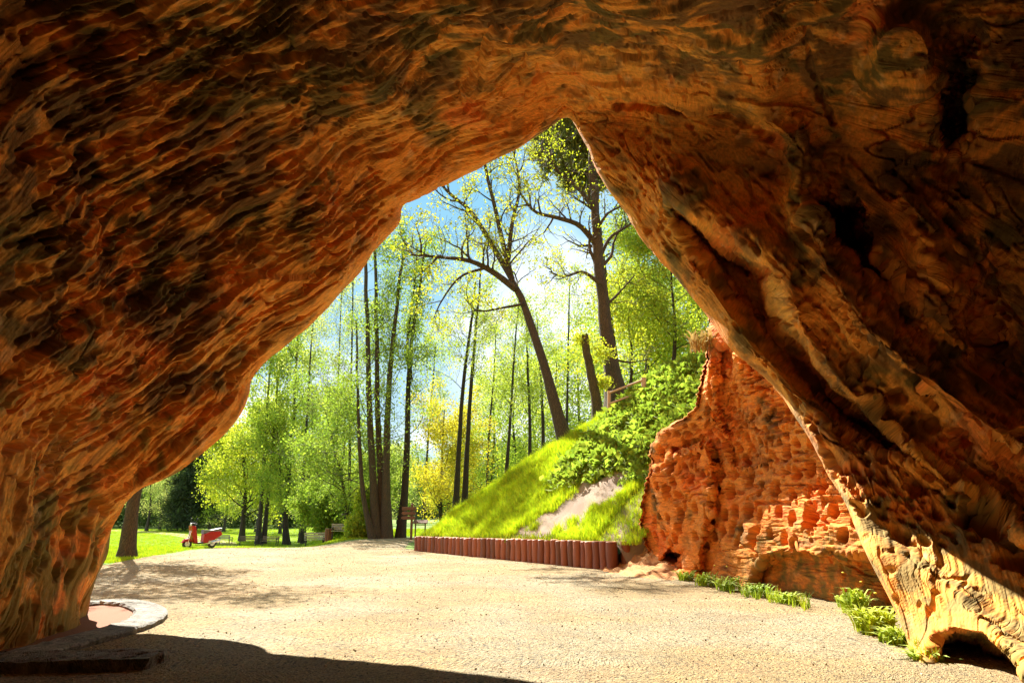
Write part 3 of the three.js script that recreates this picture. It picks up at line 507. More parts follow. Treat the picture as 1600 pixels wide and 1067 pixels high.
function sprigGeo(seed, count, spread, size, long = 1.5) { // several pointed leaves on a short twig
  const r = rng(seed), p = [], ix = [];
  for (let k = 0; k < count; k++) {
    const c = V((r() - 0.5) * 2, (r() - 0.5) * 2, (r() - 0.5) * 2).multiplyScalar(spread), d = V(r() - 0.5, r() - 0.7, r() - 0.5).normalize(), s = V(r() - 0.5, r() - 0.5, r() - 0.5).cross(d).normalize(), u = s.clone().cross(d), z = size * (0.6 + 0.8 * r()), b = p.length / 3;
    const pts = [c, c.clone().addScaledVector(d, z * long * 0.5).addScaledVector(s, z * 0.5).addScaledVector(u, z * 0.15), c.clone().addScaledVector(d, z * long), c.clone().addScaledVector(d, z * long * 0.5).addScaledVector(s, -z * 0.5).addScaledVector(u, z * 0.15)];
    pts.forEach((q) => p.push(q.x, q.y, q.z)); ix.push(b, b + 1, b + 2, b, b + 2, b + 3);
  }
  return geoFrom(p, ix);
}
const SPRIG = { fine: sprigGeo(1, 9, 0.22, 0.062), mid: sprigGeo(2, 10, 0.32, 0.085), big: sprigGeo(3, 11, 0.5, 0.125), far: sprigGeo(4, 9, 0.6, 0.26), needle: sprigGeo(5, 12, 0.22, 0.06, 4.5), broad: sprigGeo(6, 6, 0.10, 0.075, 1.7) };
const TINT = { lime: [0.34, 0.44, 0.03], yellow: [0.50, 0.46, 0.025], fresh: [0.36, 0.47, 0.045], green: [0.23, 0.34, 0.03], deep: [0.10, 0.18, 0.028], olive: [0.18, 0.20, 0.04], conifer: [0.06, 0.09, 0.025], pale: [0.40, 0.47, 0.11], gold: [0.40, 0.47, 0.025] };
function leaves(parent, pts, geo, tint, seed, scale = 1, mat = leafMat, name = 'crown') {
  const r = rng(seed), im = new THREE.InstancedMesh(geo, mat, pts.length), m = new THREE.Matrix4(), q = new THREE.Quaternion(), e = new THREE.Euler(), c = new THREE.Color();
  for (let i = 0; i < pts.length; i++) { e.set(r() * 6.3, r() * 6.3, r() * 6.3); q.setFromEuler(e); const s = scale * (0.7 + 0.6 * r()); m.compose(pts[i], q, V(s, s, s)); im.setMatrixAt(i, m); const k = 0.7 + 0.6 * r(), y = 0.9 + 0.25 * r(); im.setColorAt(i, c.setRGB(Math.min(0.6, tint[0] * k * y), Math.min(0.55, tint[1] * k), tint[2] * k)); }
  im.name = name; im.castShadow = im.receiveShadow = true; im.userData.kind = 'stuff'; parent.add(im); return im;
}
// o: stems [{pts (world), r0, r1, from, n, len, rise}], limbs [{pts, r0}], tint, sprig, density, seed
function tree(name, label, o) {
  const base = o.stems[0].pts[0].clone(), t = thing(name, label, o.category ?? 'tree', base, 0, o.group), r = rng(o.seed), trunk = new Wood(), limb = new Wood(), twig = new Wood(), spots = [];
  const rel = (p) => p.clone().sub(base), gn = o.gnarl ?? 0.22;
  const grow = (start, dir, len, rad, lev) => {
    const n = lev === 1 ? 7 : 5, pts = [start.clone()], rr = [rad], d = dir.clone();
    for (let k = 1; k <= n; k++) { d.add(V(r() - 0.5, r() - 0.5, r() - 0.5).multiplyScalar(gn * 2)).add(V(0, (o.tropism ?? 0.05), 0)).normalize(); pts.push(pts[k - 1].clone().addScaledVector(d, len / n)); rr.push(Math.max(0.006, rad * (1 - 0.8 * k / n))); }
    (lev < 2 ? limb : twig).tube(pts, rr, lev === 1 ? 6 : lev === 2 ? 4 : 3);
    kids(pts, rr, len, lev);
  };
  const kids = (pts, rr, len, lev) => {
    const max = o.levels ?? 3;
    if (lev >= max - 1) for (let k = 1; k < pts.length; k++) for (let j = 0; j < (o.density ?? 1); j++) if (r() < (o.fill ?? 0.8)) spots.push(pts[k].clone().lerp(pts[k - 1], r()).add(V(r() - 0.5, r() - 0.5, r() - 0.5).multiplyScalar(o.scatter ?? 0.25)));
    if (lev >= max) return;
    const nk = lev === 1 ? (o.kids1 ?? 5) : (o.kids2 ?? 4);
    for (let k = 0; k < nk; k++) {
      const f = 0.25 + 0.75 * (k + r()) / nk, x = Math.min(pts.length - 1.001, f * (pts.length - 1)), i = Math.floor(x), q = pts[i].clone().lerp(pts[i + 1], x - i), d = pts[i + 1].clone().sub(pts[i]).normalize();
      const side = V(r() - 0.5, r() - 0.4, r() - 0.5).cross(d).normalize(); grow(q, d.multiplyScalar(0.6).addScaledVector(side, 0.8).add(V(0, 0.1 - (o.droop ?? 0), 0)).normalize(), len * (0.35 + 0.3 * r()), Math.max(0.008, rr[i] * 0.55), lev + 1);
    }
  };
  for (const st of o.stems) {
    const c = catmull(st.pts.map(rel)), n = Math.max(10, st.seg ?? 22), pts = [], rr = [];
    for (let k = 0; k <= n; k++) { const f = k / n, p = c.getPoint(f); pts.push(p.add(V(N3(f * 6, o.seed, 1), 0, N3(f * 6, o.seed, 5)).multiplyScalar(st.r0 * 0.25 * f))); rr.push(lerp(st.r0, st.r1 ?? st.r0 * 0.25, Math.pow(f, 0.9)) * (1 + 0.55 * Math.exp(-f * n * 0.5)) * (1 + 0.06 * N3(f * 20, o.seed, 9))); }
    pts.unshift(pts[0].clone().add(V(0, -0.5, 0))); rr.unshift(rr[0] * 1.2);
    trunk.tube(pts, rr, 12);
    const nb = st.n ?? 14;
    for (let k = 0; k < nb; k++) {
      const f = lerp(st.from ?? 0.4, st.to ?? 1, (k + r() * 0.9) / nb), p = c.getPoint(Math.min(1, f)), tg = c.getTangent(Math.min(1, f)), a = r() * 2 * Math.PI, rise = st.rise ?? 0.5;
      const d = V(Math.cos(a), rise, Math.sin(a)).addScaledVector(tg, 0.25).normalize(), taper = st.cone ? 1.15 - 0.95 * (f - (st.from ?? 0.4)) / (1 - (st.from ?? 0.4)) : 1 - 0.45 * Math.max(0, f - 0.6);
      grow(p, d, (st.len ?? 2.5) * taper * (0.7 + 0.6 * r()), Math.max(0.012, lerp(st.r0, st.r1 ?? st.r0 * 0.25, f) * (st.bk ?? 0.4)), 1);
    }
  }
  for (const l of o.limbs ?? []) { const c = catmull(l.pts.map(rel)), pts = c.getPoints(14), rr = pts.map((_, k) => lerp(l.r0, l.r0 * 0.28, k / 14)); { const lw = new Wood(); lw.tube(pts, rr, 8); mesh('limb', lw.geo(), o.bark ?? BARK.dark, t); } for (let j = 0; j < (l.n ?? 7); j++) { const f = 0.2 + 0.8 * (j + r()) / (l.n ?? 7), q = c.getPoint(Math.min(1, f)), d = c.getTangent(Math.min(1, f)), sd = V(r() - 0.5, r() - 0.3, r() - 0.5).cross(d).normalize(); grow(q, d.multiplyScalar(0.5).addScaledVector(sd, 0.8).normalize(), (l.len ?? 2) * (0.6 + 0.6 * r()), l.r0 * 0.35, 1); } }
  mesh('trunk', trunk.geo(), o.bark ?? BARK.dark, t); if (limb.p.length) mesh('branches', limb.geo(), o.bark ?? BARK.dark, t).userData.kind = 'stuff'; if (twig.p.length && o.twigs !== false) mesh('twigs', twig.geo(), BARK.twig, t).userData.kind = 'stuff';
  if (spots.length) { const sp = o.tips ? [] : spots; leaves(t, sp, o.sprig ?? SPRIG.mid, o.tint ?? TINT.fresh, o.seed + 1, o.leafScale ?? 1); }
  return t;
}
const stem = (list, d, r0, more = {}) => ({ pts: list.map(([x, y], i) => P(x, y, d + (more.lean ?? 0) * i)), r0, ...more });
const W = (px, d) => px / FPX * d * 0.38; // half width of something px wide at distance d

// on the bank
tree('leaning_tree', 'leaning grey-brown tree with forked crown on top of the bank', { seed: 101, bark: BARK.grey, tint: TINT.gold, sprig: SPRIG.fine, fill: 0.11, gnarl: 0.3, kids1: 5, kids2: 4, leafScale: 1.0,
  stems: [{ ...stem([[884, 694], [868, 636], [850, 570], [832, 515], [815, 468], [800, 436], [788, 385], [770, 310], [754, 235], [745, 190]], 28.5, W(24, 28.5), { r1: 0.05, from: 0.5, n: 16, len: 2.4 }) }],
  limbs: [{ pts: [[806, 452], [770, 425], [735, 408], [690, 402], [640, 398]].map(([x, y], i) => P(x, y, 28.4 - i * 0.3)), r0: 0.16, n: 11, len: 2.0 }, { pts: [[800, 436], [770, 385], [735, 330], [700, 300], [675, 270]].map(([x, y], i) => P(x, y, 28.5 + i * 0.3)), r0: 0.15, n: 10, len: 2.0 }, { pts: [[794, 405], [800, 350], [812, 290], [800, 230]].map(([x, y], i) => P(x, y, 28.5 - i * 0.2)), r0: 0.12, n: 8, len: 1.8 }, { pts: [[818, 475], [790, 480], [745, 485], [725, 465]].map(([x, y]) => P(x, y, 28.3)), r0: 0.07, n: 5, len: 1.3 }, { pts: [[760, 418], [720, 432], [690, 470], [676, 500]].map(([x, y]) => P(x, y, 28)), r0: 0.07, n: 5, len: 1.3 }] });
tree('tall_oak', 'tall dark oak with thick trunk and crooked bare limbs behind the railing', { seed: 102, bark: BARK.brown, tint: TINT.gold, sprig: SPRIG.fine, fill: 0.06, gnarl: 0.36, kids1: 5, kids2: 4,
  stems: [{ ...stem([[964, 624], [956, 575], [948, 520], [942, 465], [936, 405], [931, 345], [928, 285], [924, 225], [920, 150]], 30, W(34, 30), { r1: 0.14, from: 0.42, n: 13, len: 2.6 }) }],
  limbs: [{ pts: [[934, 385], [905, 352], [870, 340], [835, 330], [812, 300]].map(([x, y], i) => P(x, y, 30 - i * 0.3)), r0: 0.15, n: 10, len: 1.9 }, { pts: [[931, 330], [900, 290], [865, 262], [845, 225]].map(([x, y], i) => P(x, y, 30 + i * 0.3)), r0: 0.13, n: 9, len: 1.9 }, { pts: [[940, 445], [910, 425], [880, 432], [858, 424]].map(([x, y]) => P(x, y, 29.5)), r0: 0.10, n: 6, len: 1.3 }, { pts: [[938, 400], [955, 370], [985, 350], [1000, 330]].map(([x, y]) => P(x, y, 30.5)), r0: 0.10, n: 5, len: 1.5 }, { pts: [[944, 480], [965, 460], [992, 430]].map(([x, y]) => P(x, y, 30)), r0: 0.08, n: 4, len: 1.2 }, { pts: [[952, 560], [985, 566], [1020, 560]].map(([x, y]) => P(x, y, 30)), r0: 0.06, n: 4, len: 1.0 }] });
tree('broken_tree', 'short broken mossy trunk standing between leaning tree and oak', { seed: 103, bark: BARK.mossy, tint: TINT.gold, sprig: SPRIG.fine, stems: [{ ...stem([[936, 658], [929, 610], [920, 565], [913, 523]], 28.3, W(23, 28.3), { r1: W(15, 28.3), from: 0.3, n: 3, len: 0.7, bk: 0.12 }) }], fill: 0.5 });
tree('pine_tree', 'tall pine with dark olive needles at the cave roof gap', { seed: 104, bark: BARK.brown, tint: TINT.olive, sprig: SPRIG.needle, density: 2, fill: 0.9, droop: 0.1, leafScale: 1.5, stems: [{ ...stem([[964, 600], [950, 480], [932, 330], [908, 220], [890, 110]], 37, W(17, 37), { r1: 0.07, from: 0.6, n: 30, len: 3.0, rise: -0.05 }) }] });
for (const [x, y, top, d, w, sd, tint, from, lab] of [[1052, 590, 380, 33, 9, 111, 'lime', 0.1, 'lime-green young tree on the bank beside the rock edge'], [1090, 585, 330, 37, 9, 112, 'fresh', 0.1, 'fresh green tree half hidden behind the right cave edge'], [1010, 600, 360, 41, 8, 113, 'lime', 0.15, 'bright leafy tree right of the oak above the railing'], [1130, 600, 400, 33, 8, 114, 'lime', 0.05, 'lime-green tree partly behind the buttress top'], [985, 610, 470, 36, 6, 115, 'gold', 0.05, 'small yellow-green sapling behind the railing']])
  tree('hillside_tree', lab, { seed: sd, bark: BARK.dark, tint: TINT[tint], sprig: SPRIG.mid, density: 1, fill: 0.6, scatter: 0.7, kids1: 6, kids2: 4, group: 'leafy trees on the bank', stems: [{ ...stem([[x, y], [x + 3, lerp(y, top, 0.4)], [x - 3, lerp(y, top, 0.75)], [x, top]], d, W(w, d), { from, n: 17, len: 2.6, rise: 0.25 }) }] });
// beside the forecourt
tree('multi_stem_tree', 'clump of four tall dark stems growing from one base beside the benches', { seed: 120, bark: BARK.brown, tint: TINT.green, sprig: SPRIG.mid, fill: 0.3, scatter: 0.4, gnarl: 0.2, droop: 0.12,
  stems: [stem([[588, 842], [583, 760], [578, 660], [575, 560], [572, 460], [568, 370]], 40.5, W(17, 40.5), { from: 0.28, n: 17, len: 3.0, rise: 0.15, bk: 0.18, r1: 0.09 }), stem([[597, 842], [594, 740], [590, 640], [588, 520], [585, 390]], 40.9, W(16, 40.9), { from: 0.35, n: 10, len: 2.2, bk: 0.18, r1: 0.09 }), stem([[604, 842], [603, 740], [606, 640], [613, 540], [624, 440], [632, 370]], 40.6, W(18, 40.6), { from: 0.45, n: 12, len: 2.0, bk: 0.18, r1: 0.06 }), stem([[582, 842], [568, 780], [562, 700], [558, 600], [556, 500]], 40.2, W(12, 40.2), { from: 0.2, n: 13, len: 3.4, rise: 0.05, bk: 0.2, r1: 0.05 })] });
tree('forked_tree', 'slender dark tree with forked top left of the signpost', { seed: 121, bark: BARK.dark, tint: TINT.green, sprig: SPRIG.mid, fill: 0.26, gnarl: 0.24, stems: [stem([[625, 843], [632, 770], [636, 690], [638, 600], [641, 560], [647, 500], [656, 440], [665, 380]], 41.5, W(16, 41.5), { from: 0.3, n: 15, len: 2.0, bk: 0.2, r1: 0.05 }), stem([[640, 580], [636, 545], [640, 500], [648, 440], [652, 380]], 41.5, 0.11, { from: 0.3, n: 8, len: 1.6, r1: 0.04 })] });
tree('slim_tree', 'left of two parallel dark slim trunks behind the bank', { seed: 122, bark: BARK.dark, tint: TINT.fresh, sprig: SPRIG.mid, fill: 0.16, gnarl: 0.24, group: 'slim trees behind the bank', stems: [stem([[711, 815], [717, 700], [724, 600], [735, 510], [743, 440]], 45, W(12, 45), { from: 0.45, n: 15, len: 2.4, r1: 0.06, bk: 0.2 })] });
tree('slim_tree', 'right of two parallel dark slim trunks behind the bank', { seed: 123, bark: BARK.dark, tint: TINT.fresh, sprig: SPRIG.mid, fill: 0.16, gnarl: 0.24, group: 'slim trees behind the bank', stems: [stem([[725, 810], [730, 700], [737, 590], [745, 500], [752, 420]], 45.6, W(12, 45.6), { from: 0.45, n: 15, len: 2.4, r1: 0.06, bk: 0.2 })] });
for (const [xs, d, w, sd, lab] of [[[[788, 780], [797, 660], [803, 560], [811, 470]], 48, 8, 124, 'thin dark trunk standing left of the leaning tree'], [[[827, 780], [828, 660], [824, 560], [822, 480]], 50, 9, 125, 'straight thin trunk rising behind the leaning tree base'], [[[849, 760], [848, 650], [843, 560], [838, 490]], 52, 9, 126, 'thin trunk close behind the leaning trunk'], [[[885, 700], [887, 600], [889, 500], [891, 430]], 54, 6, 127, 'very thin straight trunk between leaning tree and broken trunk'], [[[662, 800], [668, 700], [676, 600], [680, 540]], 62, 6, 128, 'faint thin tree behind the yellow tree']])
  tree('thin_tree', lab, { seed: sd, bark: BARK.dark, tint: TINT.fresh, sprig: SPRIG.mid, fill: 0.22, scatter: 0.4, group: 'thin trees behind the bank', stems: [stem(xs, d, W(w, d), { from: 0.3, n: 16, len: 2.2, r1: 0.04, bk: 0.22 })] });
for (const [xs, d, w, sd, lab] of [[[[470, 838], [474, 740], [480, 640], [486, 540], [490, 480]], 58, 7, 141, 'slender trunk left of the stem clump nearest the cave lip'], [[[520, 838], [522, 740], [527, 640], [530, 540], [534, 450]], 56, 6, 142, 'slender trunk midway between forked green tree and stem clump'], [[[548, 838], [546, 740], [548, 620], [550, 500], [553, 410]], 52, 7, 143, 'slender trunk close to the left of the stem clump'], [[[760, 790], [764, 680], [772, 580], [776, 500]], 56, 6, 144, 'slender trunk right of the two parallel trunks']])
  tree('slender_tree', lab, { seed: sd, bark: BARK.dark, tint: TINT.pale, sprig: SPRIG.mid, fill: 0.22, scatter: 0.5, group: 'slender trees beyond the forecourt', stems: [stem(xs, d, W(w, d), { from: 0.4, n: 16, len: 2.4, r1: 0.04, bk: 0.22 })] });
tree('yellow_tree', 'golden yellow leafy tree behind the signpost', { seed: 130, bark: BARK.dark, tint: TINT.yellow, sprig: SPRIG.mid, density: 2, fill: 0.5, scatter: 0.6, droop: 0.15, stems: [stem([[690, 838], [688, 780], [690, 720], [694, 640]], 50, W(9, 50), { from: 0.08, n: 20, len: 3.0, rise: 0.15 })] });
tree('maple_tree', 'broad yellow-green tree with low spreading branches on the meadow', { seed: 131, bark: BARK.dark, tint: TINT.gold, sprig: SPRIG.big, density: 2, fill: 0.42, scatter: 1.2, kids1: 6, levels: 3, stems: [stem([[377, 846], [380, 805], [383, 765], [380, 715], [376, 680]], 74, W(11, 74), { from: 0.22, n: 24, len: 5.2, rise: 0.25 })] });
tree('twin_tree', 'left of two close slender trunks right of the yellow-green tree', { seed: 132, bark: BARK.grey, tint: TINT.fresh, sprig: SPRIG.big, fill: 0.3, scatter: 0.8, droop: 0.2, group: 'twin slender trees', stems: [stem([[402, 851], [409, 770], [414, 690], [419, 610], [424, 540]], 67, W(9, 67), { from: 0.4, n: 18, len: 3.2, r1: 0.06 })] });
tree('twin_tree', 'right of two close slender trunks right of the yellow-green tree', { seed: 133, bark: BARK.grey, tint: TINT.fresh, sprig: SPRIG.big, fill: 0.3, scatter: 0.8, droop: 0.2, group: 'twin slender trees', stems: [stem([[411, 851], [418, 780], [426, 700], [432, 610], [438, 530]], 67.6, W(9, 67), { from: 0.4, n: 18, len: 3.2, r1: 0.06 })] });
tree('lime_tree', 'mid-size green tree with forked trunk left of the bench pair', { seed: 134, bark: BARK.dark, tint: TINT.fresh, sprig: SPRIG.big, density: 2, fill: 0.2, scatter: 0.9, stems: [stem([[447, 851], [446, 815], [451, 740], [458, 660], [462, 570], [466, 500]], 66, W(12, 66), { from: 0.2, n: 22, len: 3.8, r1: 0.06 }), stem([[446, 815], [438, 780], [436, 720], [432, 660]], 66, 0.17, { from: 0.3, n: 9, len: 2.6 })] });
tree('park_tree', 'thick leaning trunk at the left edge of the meadow by the cave', { seed: 135, bark: BARK.brown, tint: TINT.green, sprig: SPRIG.mid, density: 2, fill: 0.42, scatter: 0.5, stems: [stem([[197, 872], [203, 815], [212, 765], [225, 700], [240, 620], [250, 520], [255, 430]], 24.4, W(27, 24.4), { from: 0.42, n: 16, len: 3.6, r1: 0.1 })] });
tree('drooping_tree', 'dark green tree with low drooping branches behind the benches', { seed: 136, bark: BARK.dark, tint: TINT.green, sprig: SPRIG.mid, density: 2, fill: 0.42, scatter: 0.6, droop: 0.25, stems: [stem([[545, 845], [540, 790], [532, 740], [520, 690], [508, 640]], 43.5, W(9, 43.5), { from: 0.1, n: 20, len: 2.8, rise: 0.15 })] });
tree('bush', 'bright lime bush between the bench pair and the stem clump', { seed: 137, category: 'bush', bark: BARK.dark, tint: TINT.lime, sprig: SPRIG.mid, density: 3, fill: 0.9, stems: [stem([[563, 846], [564, 835], [566, 815], [566, 795]], 42, 0.04, { from: 0.0, n: 12, len: 0.9, rise: 0.4 })] });
tree('bush', 'round green bush left of the bench pair', { seed: 138, category: 'bush', bark: BARK.dark, tint: TINT.green, sprig: SPRIG.mid, density: 3, fill: 0.9, stems: [stem([[505, 842], [505, 832], [507, 815], [508, 790]], 47, 0.04, { from: 0.0, n: 14, len: 1.6, rise: 0.35 })] });
tree('spruce_tree', 'dark spruce at the far side of the left meadow', { seed: 139, bark: BARK.dark, tint: TINT.conifer, sprig: SPRIG.needle, density: 2, fill: 0.9, leafScale: 3.2, gnarl: 0.1, tropism: -0.03, levels: 2, stems: [stem([[303, 825], [304, 770], [306, 720], [309, 670]], 112, 0.3, { from: 0.1, n: 50, len: 3.6, rise: -0.15, cone: true, bk: 0.2 })] });
// woods behind: one tree per kind, then copies
{
  const kinds = [['fresh', 'mid-green'], ['pale', 'pale green'], ['lime', 'lime-green'], ['green', 'dark green']].map(([k], i) => tree('woodland_tree', 'x', { seed: 200 + i * 7, bark: BARK.grey, tint: TINT[k], sprig: SPRIG.big, density: 1, fill: 0.27, scatter: 1.3, kids1: 6, kids2: 3, twigs: false, gnarl: 0.25, stems: [{ pts: [V(0, 0, 0), V(0.2, 4, 0), V(-0.2, 9, 0.2), V(0.1, 14, 0)], r0: 0.24, r1: 0.05, from: 0.16, n: 26, len: 3.7, rise: 0.3 }] }));
  const spots = [ // bearing x, distance, height scale, kind, label
    [232, 110, 0.85, 1, 'leftmost pale tree at the far edge of the meadow'], [252, 118, 0.8, 3, 'dark leafy tree behind the left meadow beside the cave edge'], [276, 125, 0.95, 0, 'tree just left of the dark spruce'], [330, 118, 0.95, 1, 'pale tree behind the broad yellow-green tree, left side'], [352, 105, 0.8, 2, 'lime tree directly behind the broad yellow-green tree'], [402, 104, 0.85, 0, 'tall tree behind the twin slender trunks'], [440, 96, 0.8, 1, 'pale tree behind the forked green tree'], [478, 64, 0.85, 0, 'tall tree left of the drooping tree'], [505, 74, 0.95, 1, 'pale tree near the cave lip, just left of the stem clump'], [528, 58, 0.75, 2, 'lime tree behind the drooping tree'], [556, 84, 0.62, 3, 'dark tree far behind the stem clump'], [592, 76, 0.55, 0, 'tree filling the gap behind the stem clump'], [622, 84, 0.62, 1, 'low pale tree seen between stem clump and forked tree'], [650, 92, 0.6, 3, 'small far dark tree above the signpost'], [700, 76, 0.62, 2, 'lime tree behind the yellow tree, right side'], [735, 70, 0.68, 0, 'tree behind the two parallel trunks'], [768, 70, 0.95, 2, 'lime tree left of the thin trunks behind the bank'], [806, 64, 0.9, 0, 'leafy tree among the thin trunks behind the bank'], [838, 72, 1.05, 1, 'pale tree behind the leaning trunk'], [872, 62, 0.9, 2, 'lime tree between leaning and broken trunks'], [908, 66, 1.0, 0, 'tree behind the broken trunk'], [960, 70, 1.25, 1, 'tall pale tree right behind the oak'], [1000, 60, 1.2, 2, 'tall lime tree above the railing'], [1050, 66, 1.35, 0, 'tall tree behind the right bank foliage'], [1105, 60, 1.3, 3, 'dark tree behind the right cave edge']];
  spots.forEach(([x, d, s, k, lab], i) => {
    const first = kinds[k].userData.label === 'x', o = first ? kinds[k] : kinds[k].clone(); if (!first) { o.name = numbered('woodland_tree'); scene.add(o); o.userData = { ...kinds[k].userData }; }
    const p = P(x, 797, d); o.position.set(p.x, x > 720 ? clamp((x - 720) / 60, 0, 5) : dip(p.x, p.z), p.z); o.rotation.y = i * 1.7; o.scale.setScalar(s); tag(o, lab, 'tree', 'woods behind the meadow and bank');
  });
  // the wood farther back, one mass
  const r = rng(300), pts = []; for (let i = 0; i < 30000; i++) { const x = lerp(-160, 1250, r()), d = lerp(128, 175, r() ** 1.3), top = (10 + 5 * N3(x * 0.012, 1, d * 0.05) + 3 * N3(x * 0.05, 2, d * 0.1)) * (x > 640 && x < 700 ? 0.75 : 1) + (x > 760 ? 4 : 0), p = P(x, 797, d); pts.push(V(p.x, 0.3 + dip(p.x, p.z) + top * r() ** 0.8, p.z)); }
  const im = leaves(scene, pts, SPRIG.far, [0.15, 0.22, 0.05], 301, 1.7, leafMat, 'distant_wood'); tag(im, 'hazy green mass of distant woodland along the horizon', 'woodland', null, 'stuff');
}
// ------------------------------------------------------------------ grass and undergrowth
function tuftGeo(seed, n, spread, h, w) {
  const r = rng(seed), p = [], ix = [];
  for (let k = 0; k < n; k++) {
    const a = r() * 6.28, x = Math.cos(a) * spread * r(), z = Math.sin(a) * spread * r(), L = h * (0.55 + 0.6 * r()), b = r() * 6.28, bend = L * (0.2 + 0.5 * r()), wx = Math.cos(b + 1.57) * w, wz = Math.sin(b + 1.57) * w, i = p.length / 3;
    p.push(x - wx, 0, z - wz, x + wx, 0, z + wz, x - wx * 0.7 + Math.cos(b) * bend * 0.35, L * 0.6, z - wz * 0.7 + Math.sin(b) * bend * 0.35, x + wx * 0.7 + Math.cos(b) * bend * 0.35, L * 0.6, z + wz * 0.7 + Math.sin(b) * bend * 0.35, x + Math.cos(b) * bend, L, z + Math.sin(b) * bend);
    ix.push(i, i + 1, i + 2, i + 1, i + 3, i + 2, i + 2, i + 3, i + 4);
  }
  return geoFrom(p, ix);
}
const bladeMat = new THREE.MeshPhysicalMaterial({ color: 0xffffff, roughness: 0.9, side: THREE.DoubleSide, transmission: 0.52, thickness: 0, specularIntensity: 0.3 });
function sow(name, label, cat, pts, geo, tint, seed, h = 1) {
  const r = rng(seed), im = new THREE.InstancedMesh(geo, bladeMat, pts.length), m = new THREE.Matrix4(), q = new THREE.Quaternion(), e = new THREE.Euler(), c = new THREE.Color();
  pts.forEach((p, i) => { e.set((r() - 0.5) * 0.5, r() * 6.28, (r() - 0.5) * 0.5); q.setFromEuler(e); const s = h * (0.6 + 0.8 * r()) * (1 + 0.3 * N3(p.x * 0.9, 3, p.z * 0.9)); m.compose(p, q, V(s, s, s)); im.setMatrixAt(i, m); const k = (0.75 + 0.5 * r()) * (1 + 0.25 * N3(p.x * 0.7, 1, p.z * 0.7)), y = 0.85 + 0.4 * r(); im.setColorAt(i, c.setRGB(tint[0] * k * y, tint[1] * k, tint[2] * k)); });
  im.name = numbered(name); im.castShadow = im.receiveShadow = true; scene.add(im); return tag(im, label, cat, null, 'stuff');
}
{
  const r = rng(600), tuft = tuftGeo(1, 12, 0.16, 0.10, 0.008), tall = tuftGeo(2, 9, 0.12, 0.34, 0.008);
  const m = []; while (m.length < 80000) { const d = 22 + 100 * r() ** 1.25, px = 90 + r() * 590, p = P(px, 800, d), py = 533.5 - FPX * Math.tan(Math.atan2(-EYE, d) - PITCH); p.y = dip(p.x, p.z); if (d > 60 && px > 500) continue; const edge = px < 345 ? lerp(888, 853, (px - 150) / 195) : lerp(854, 839, (px - 345) / 320); if (py > edge - 1.2 - 1.5 * r()) continue; m.push(p); }
  sow('meadow_grass', 'short sunlit grass covering the park meadow', 'grass', m, tuft, [0.32, 0.45, 0.012], 601, 0.75);
  const b = [], u = []; for (let i = 0; i < 150000 && b.length < 80000; i++) { const a = -0.35 + 12.3 * r(), s = 0.14 + 9.5 * r() ** 1.2; if (bareMask(a, s) > 0.15 + 0.8 * r() || (a > 10.2 && s < 3.0 && r() < 0.85)) continue; const p = bankPoint(a, s); p.y -= 0.02; const under = smooth(5.2, 7, a) * smooth(1.8, 3.0, s) * smooth(-0.3, 0.3, N3(a * 0.8, s * 0.8, 5) + 0.25); if (r() < under * 0.8) u.push(p.add(V(0, 0.1 + 0.2 * r(), 0))); else b.push(p); }
  sow('bank_grass', 'long lime-green grass on the steep bank', 'grass', b, tall, [0.42, 0.56, 0.015], 602, 0.62);
  const ug = leaves(scene, u, SPRIG.broad, TINT.green, 603, 1.6, leafMat, 'bank_undergrowth'); tag(ug, 'dark leafy undergrowth on the upper bank beside the rock', 'undergrowth', null, 'stuff');
  const e = []; for (let i = 0; i < 500; i++) { const t = r(), p = LOG0.clone().lerp(LOG1, t).addScaledVector(LNOR, 0.2 + 0.25 * r()); p.y = lerp(0.5, 0.68, t); if (t < 0.75 || r() < 0.25) e.push(p); }
  sow('wall_top_grass', 'grass fringe hanging over the log wall top', 'grass', e, tuft, [0.25, 0.34, 0.012], 605, 1.8);
}
// leafy weeds at the foot of the rocks
function weed(label, pos, n, h, spread, tint, seed, flowers = 0) {
  const t = thing('weed_clump', label, 'plant', pos, 0, 'weeds at the foot of the rocks'), r = rng(seed), p = [], ix = [], col = [];
  for (let k = 0; k < n; k++) {
    const a = r() * 6.28, L = h * (0.5 + 0.7 * r()), out = spread * (0.3 + 0.9 * r()), w = 0.012 + 0.022 * r(), bx = (r() - 0.5) * spread, bz = (r() - 0.5) * spread, i = p.length / 3, c = Math.cos(a), s = Math.sin(a), kk = 0.7 + 0.6 * r();
    for (let j = 0; j <= 4; j++) { const f = j / 4, ww = w * Math.sin(Math.PI * (0.12 + 0.86 * f)), y = L * (f - 0.45 * f * f * f), o = out * f * f * 0.8; p.push(bx + c * o - s * ww, y, bz + s * o + c * ww, bx + c * o + s * ww, y, bz + s * o - c * ww); for (let q = 0; q < 2; q++) col.push(tint[0] * kk, tint[1] * kk, tint[2] * kk); if (j) { const z = i + j * 2; ix.push(z - 2, z - 1, z, z - 1, z + 1, z); } }
  }
  mesh('leaves', geoFrom(p, ix, col), weedMat, t).userData.kind = 'stuff';
  for (let k = 0; k < flowers; k++) { const f = mesh('flower', new THREE.SphereGeometry(0.022, 8, 6), std(0.6, 0.5, 0.03, 0.8), t); f.position.set((r() - 0.5) * spread * 1.6, h * (0.8 + 0.4 * r()), (r() - 0.5) * spread * 1.6); f.scale.y = 0.5; }
  return t;
}
const weedMat = new THREE.MeshPhysicalMaterial({ vertexColors: true, roughness: 0.8, side: THREE.DoubleSide, transmission: 0.4, thickness: 0, specularIntensity: 0.3 });
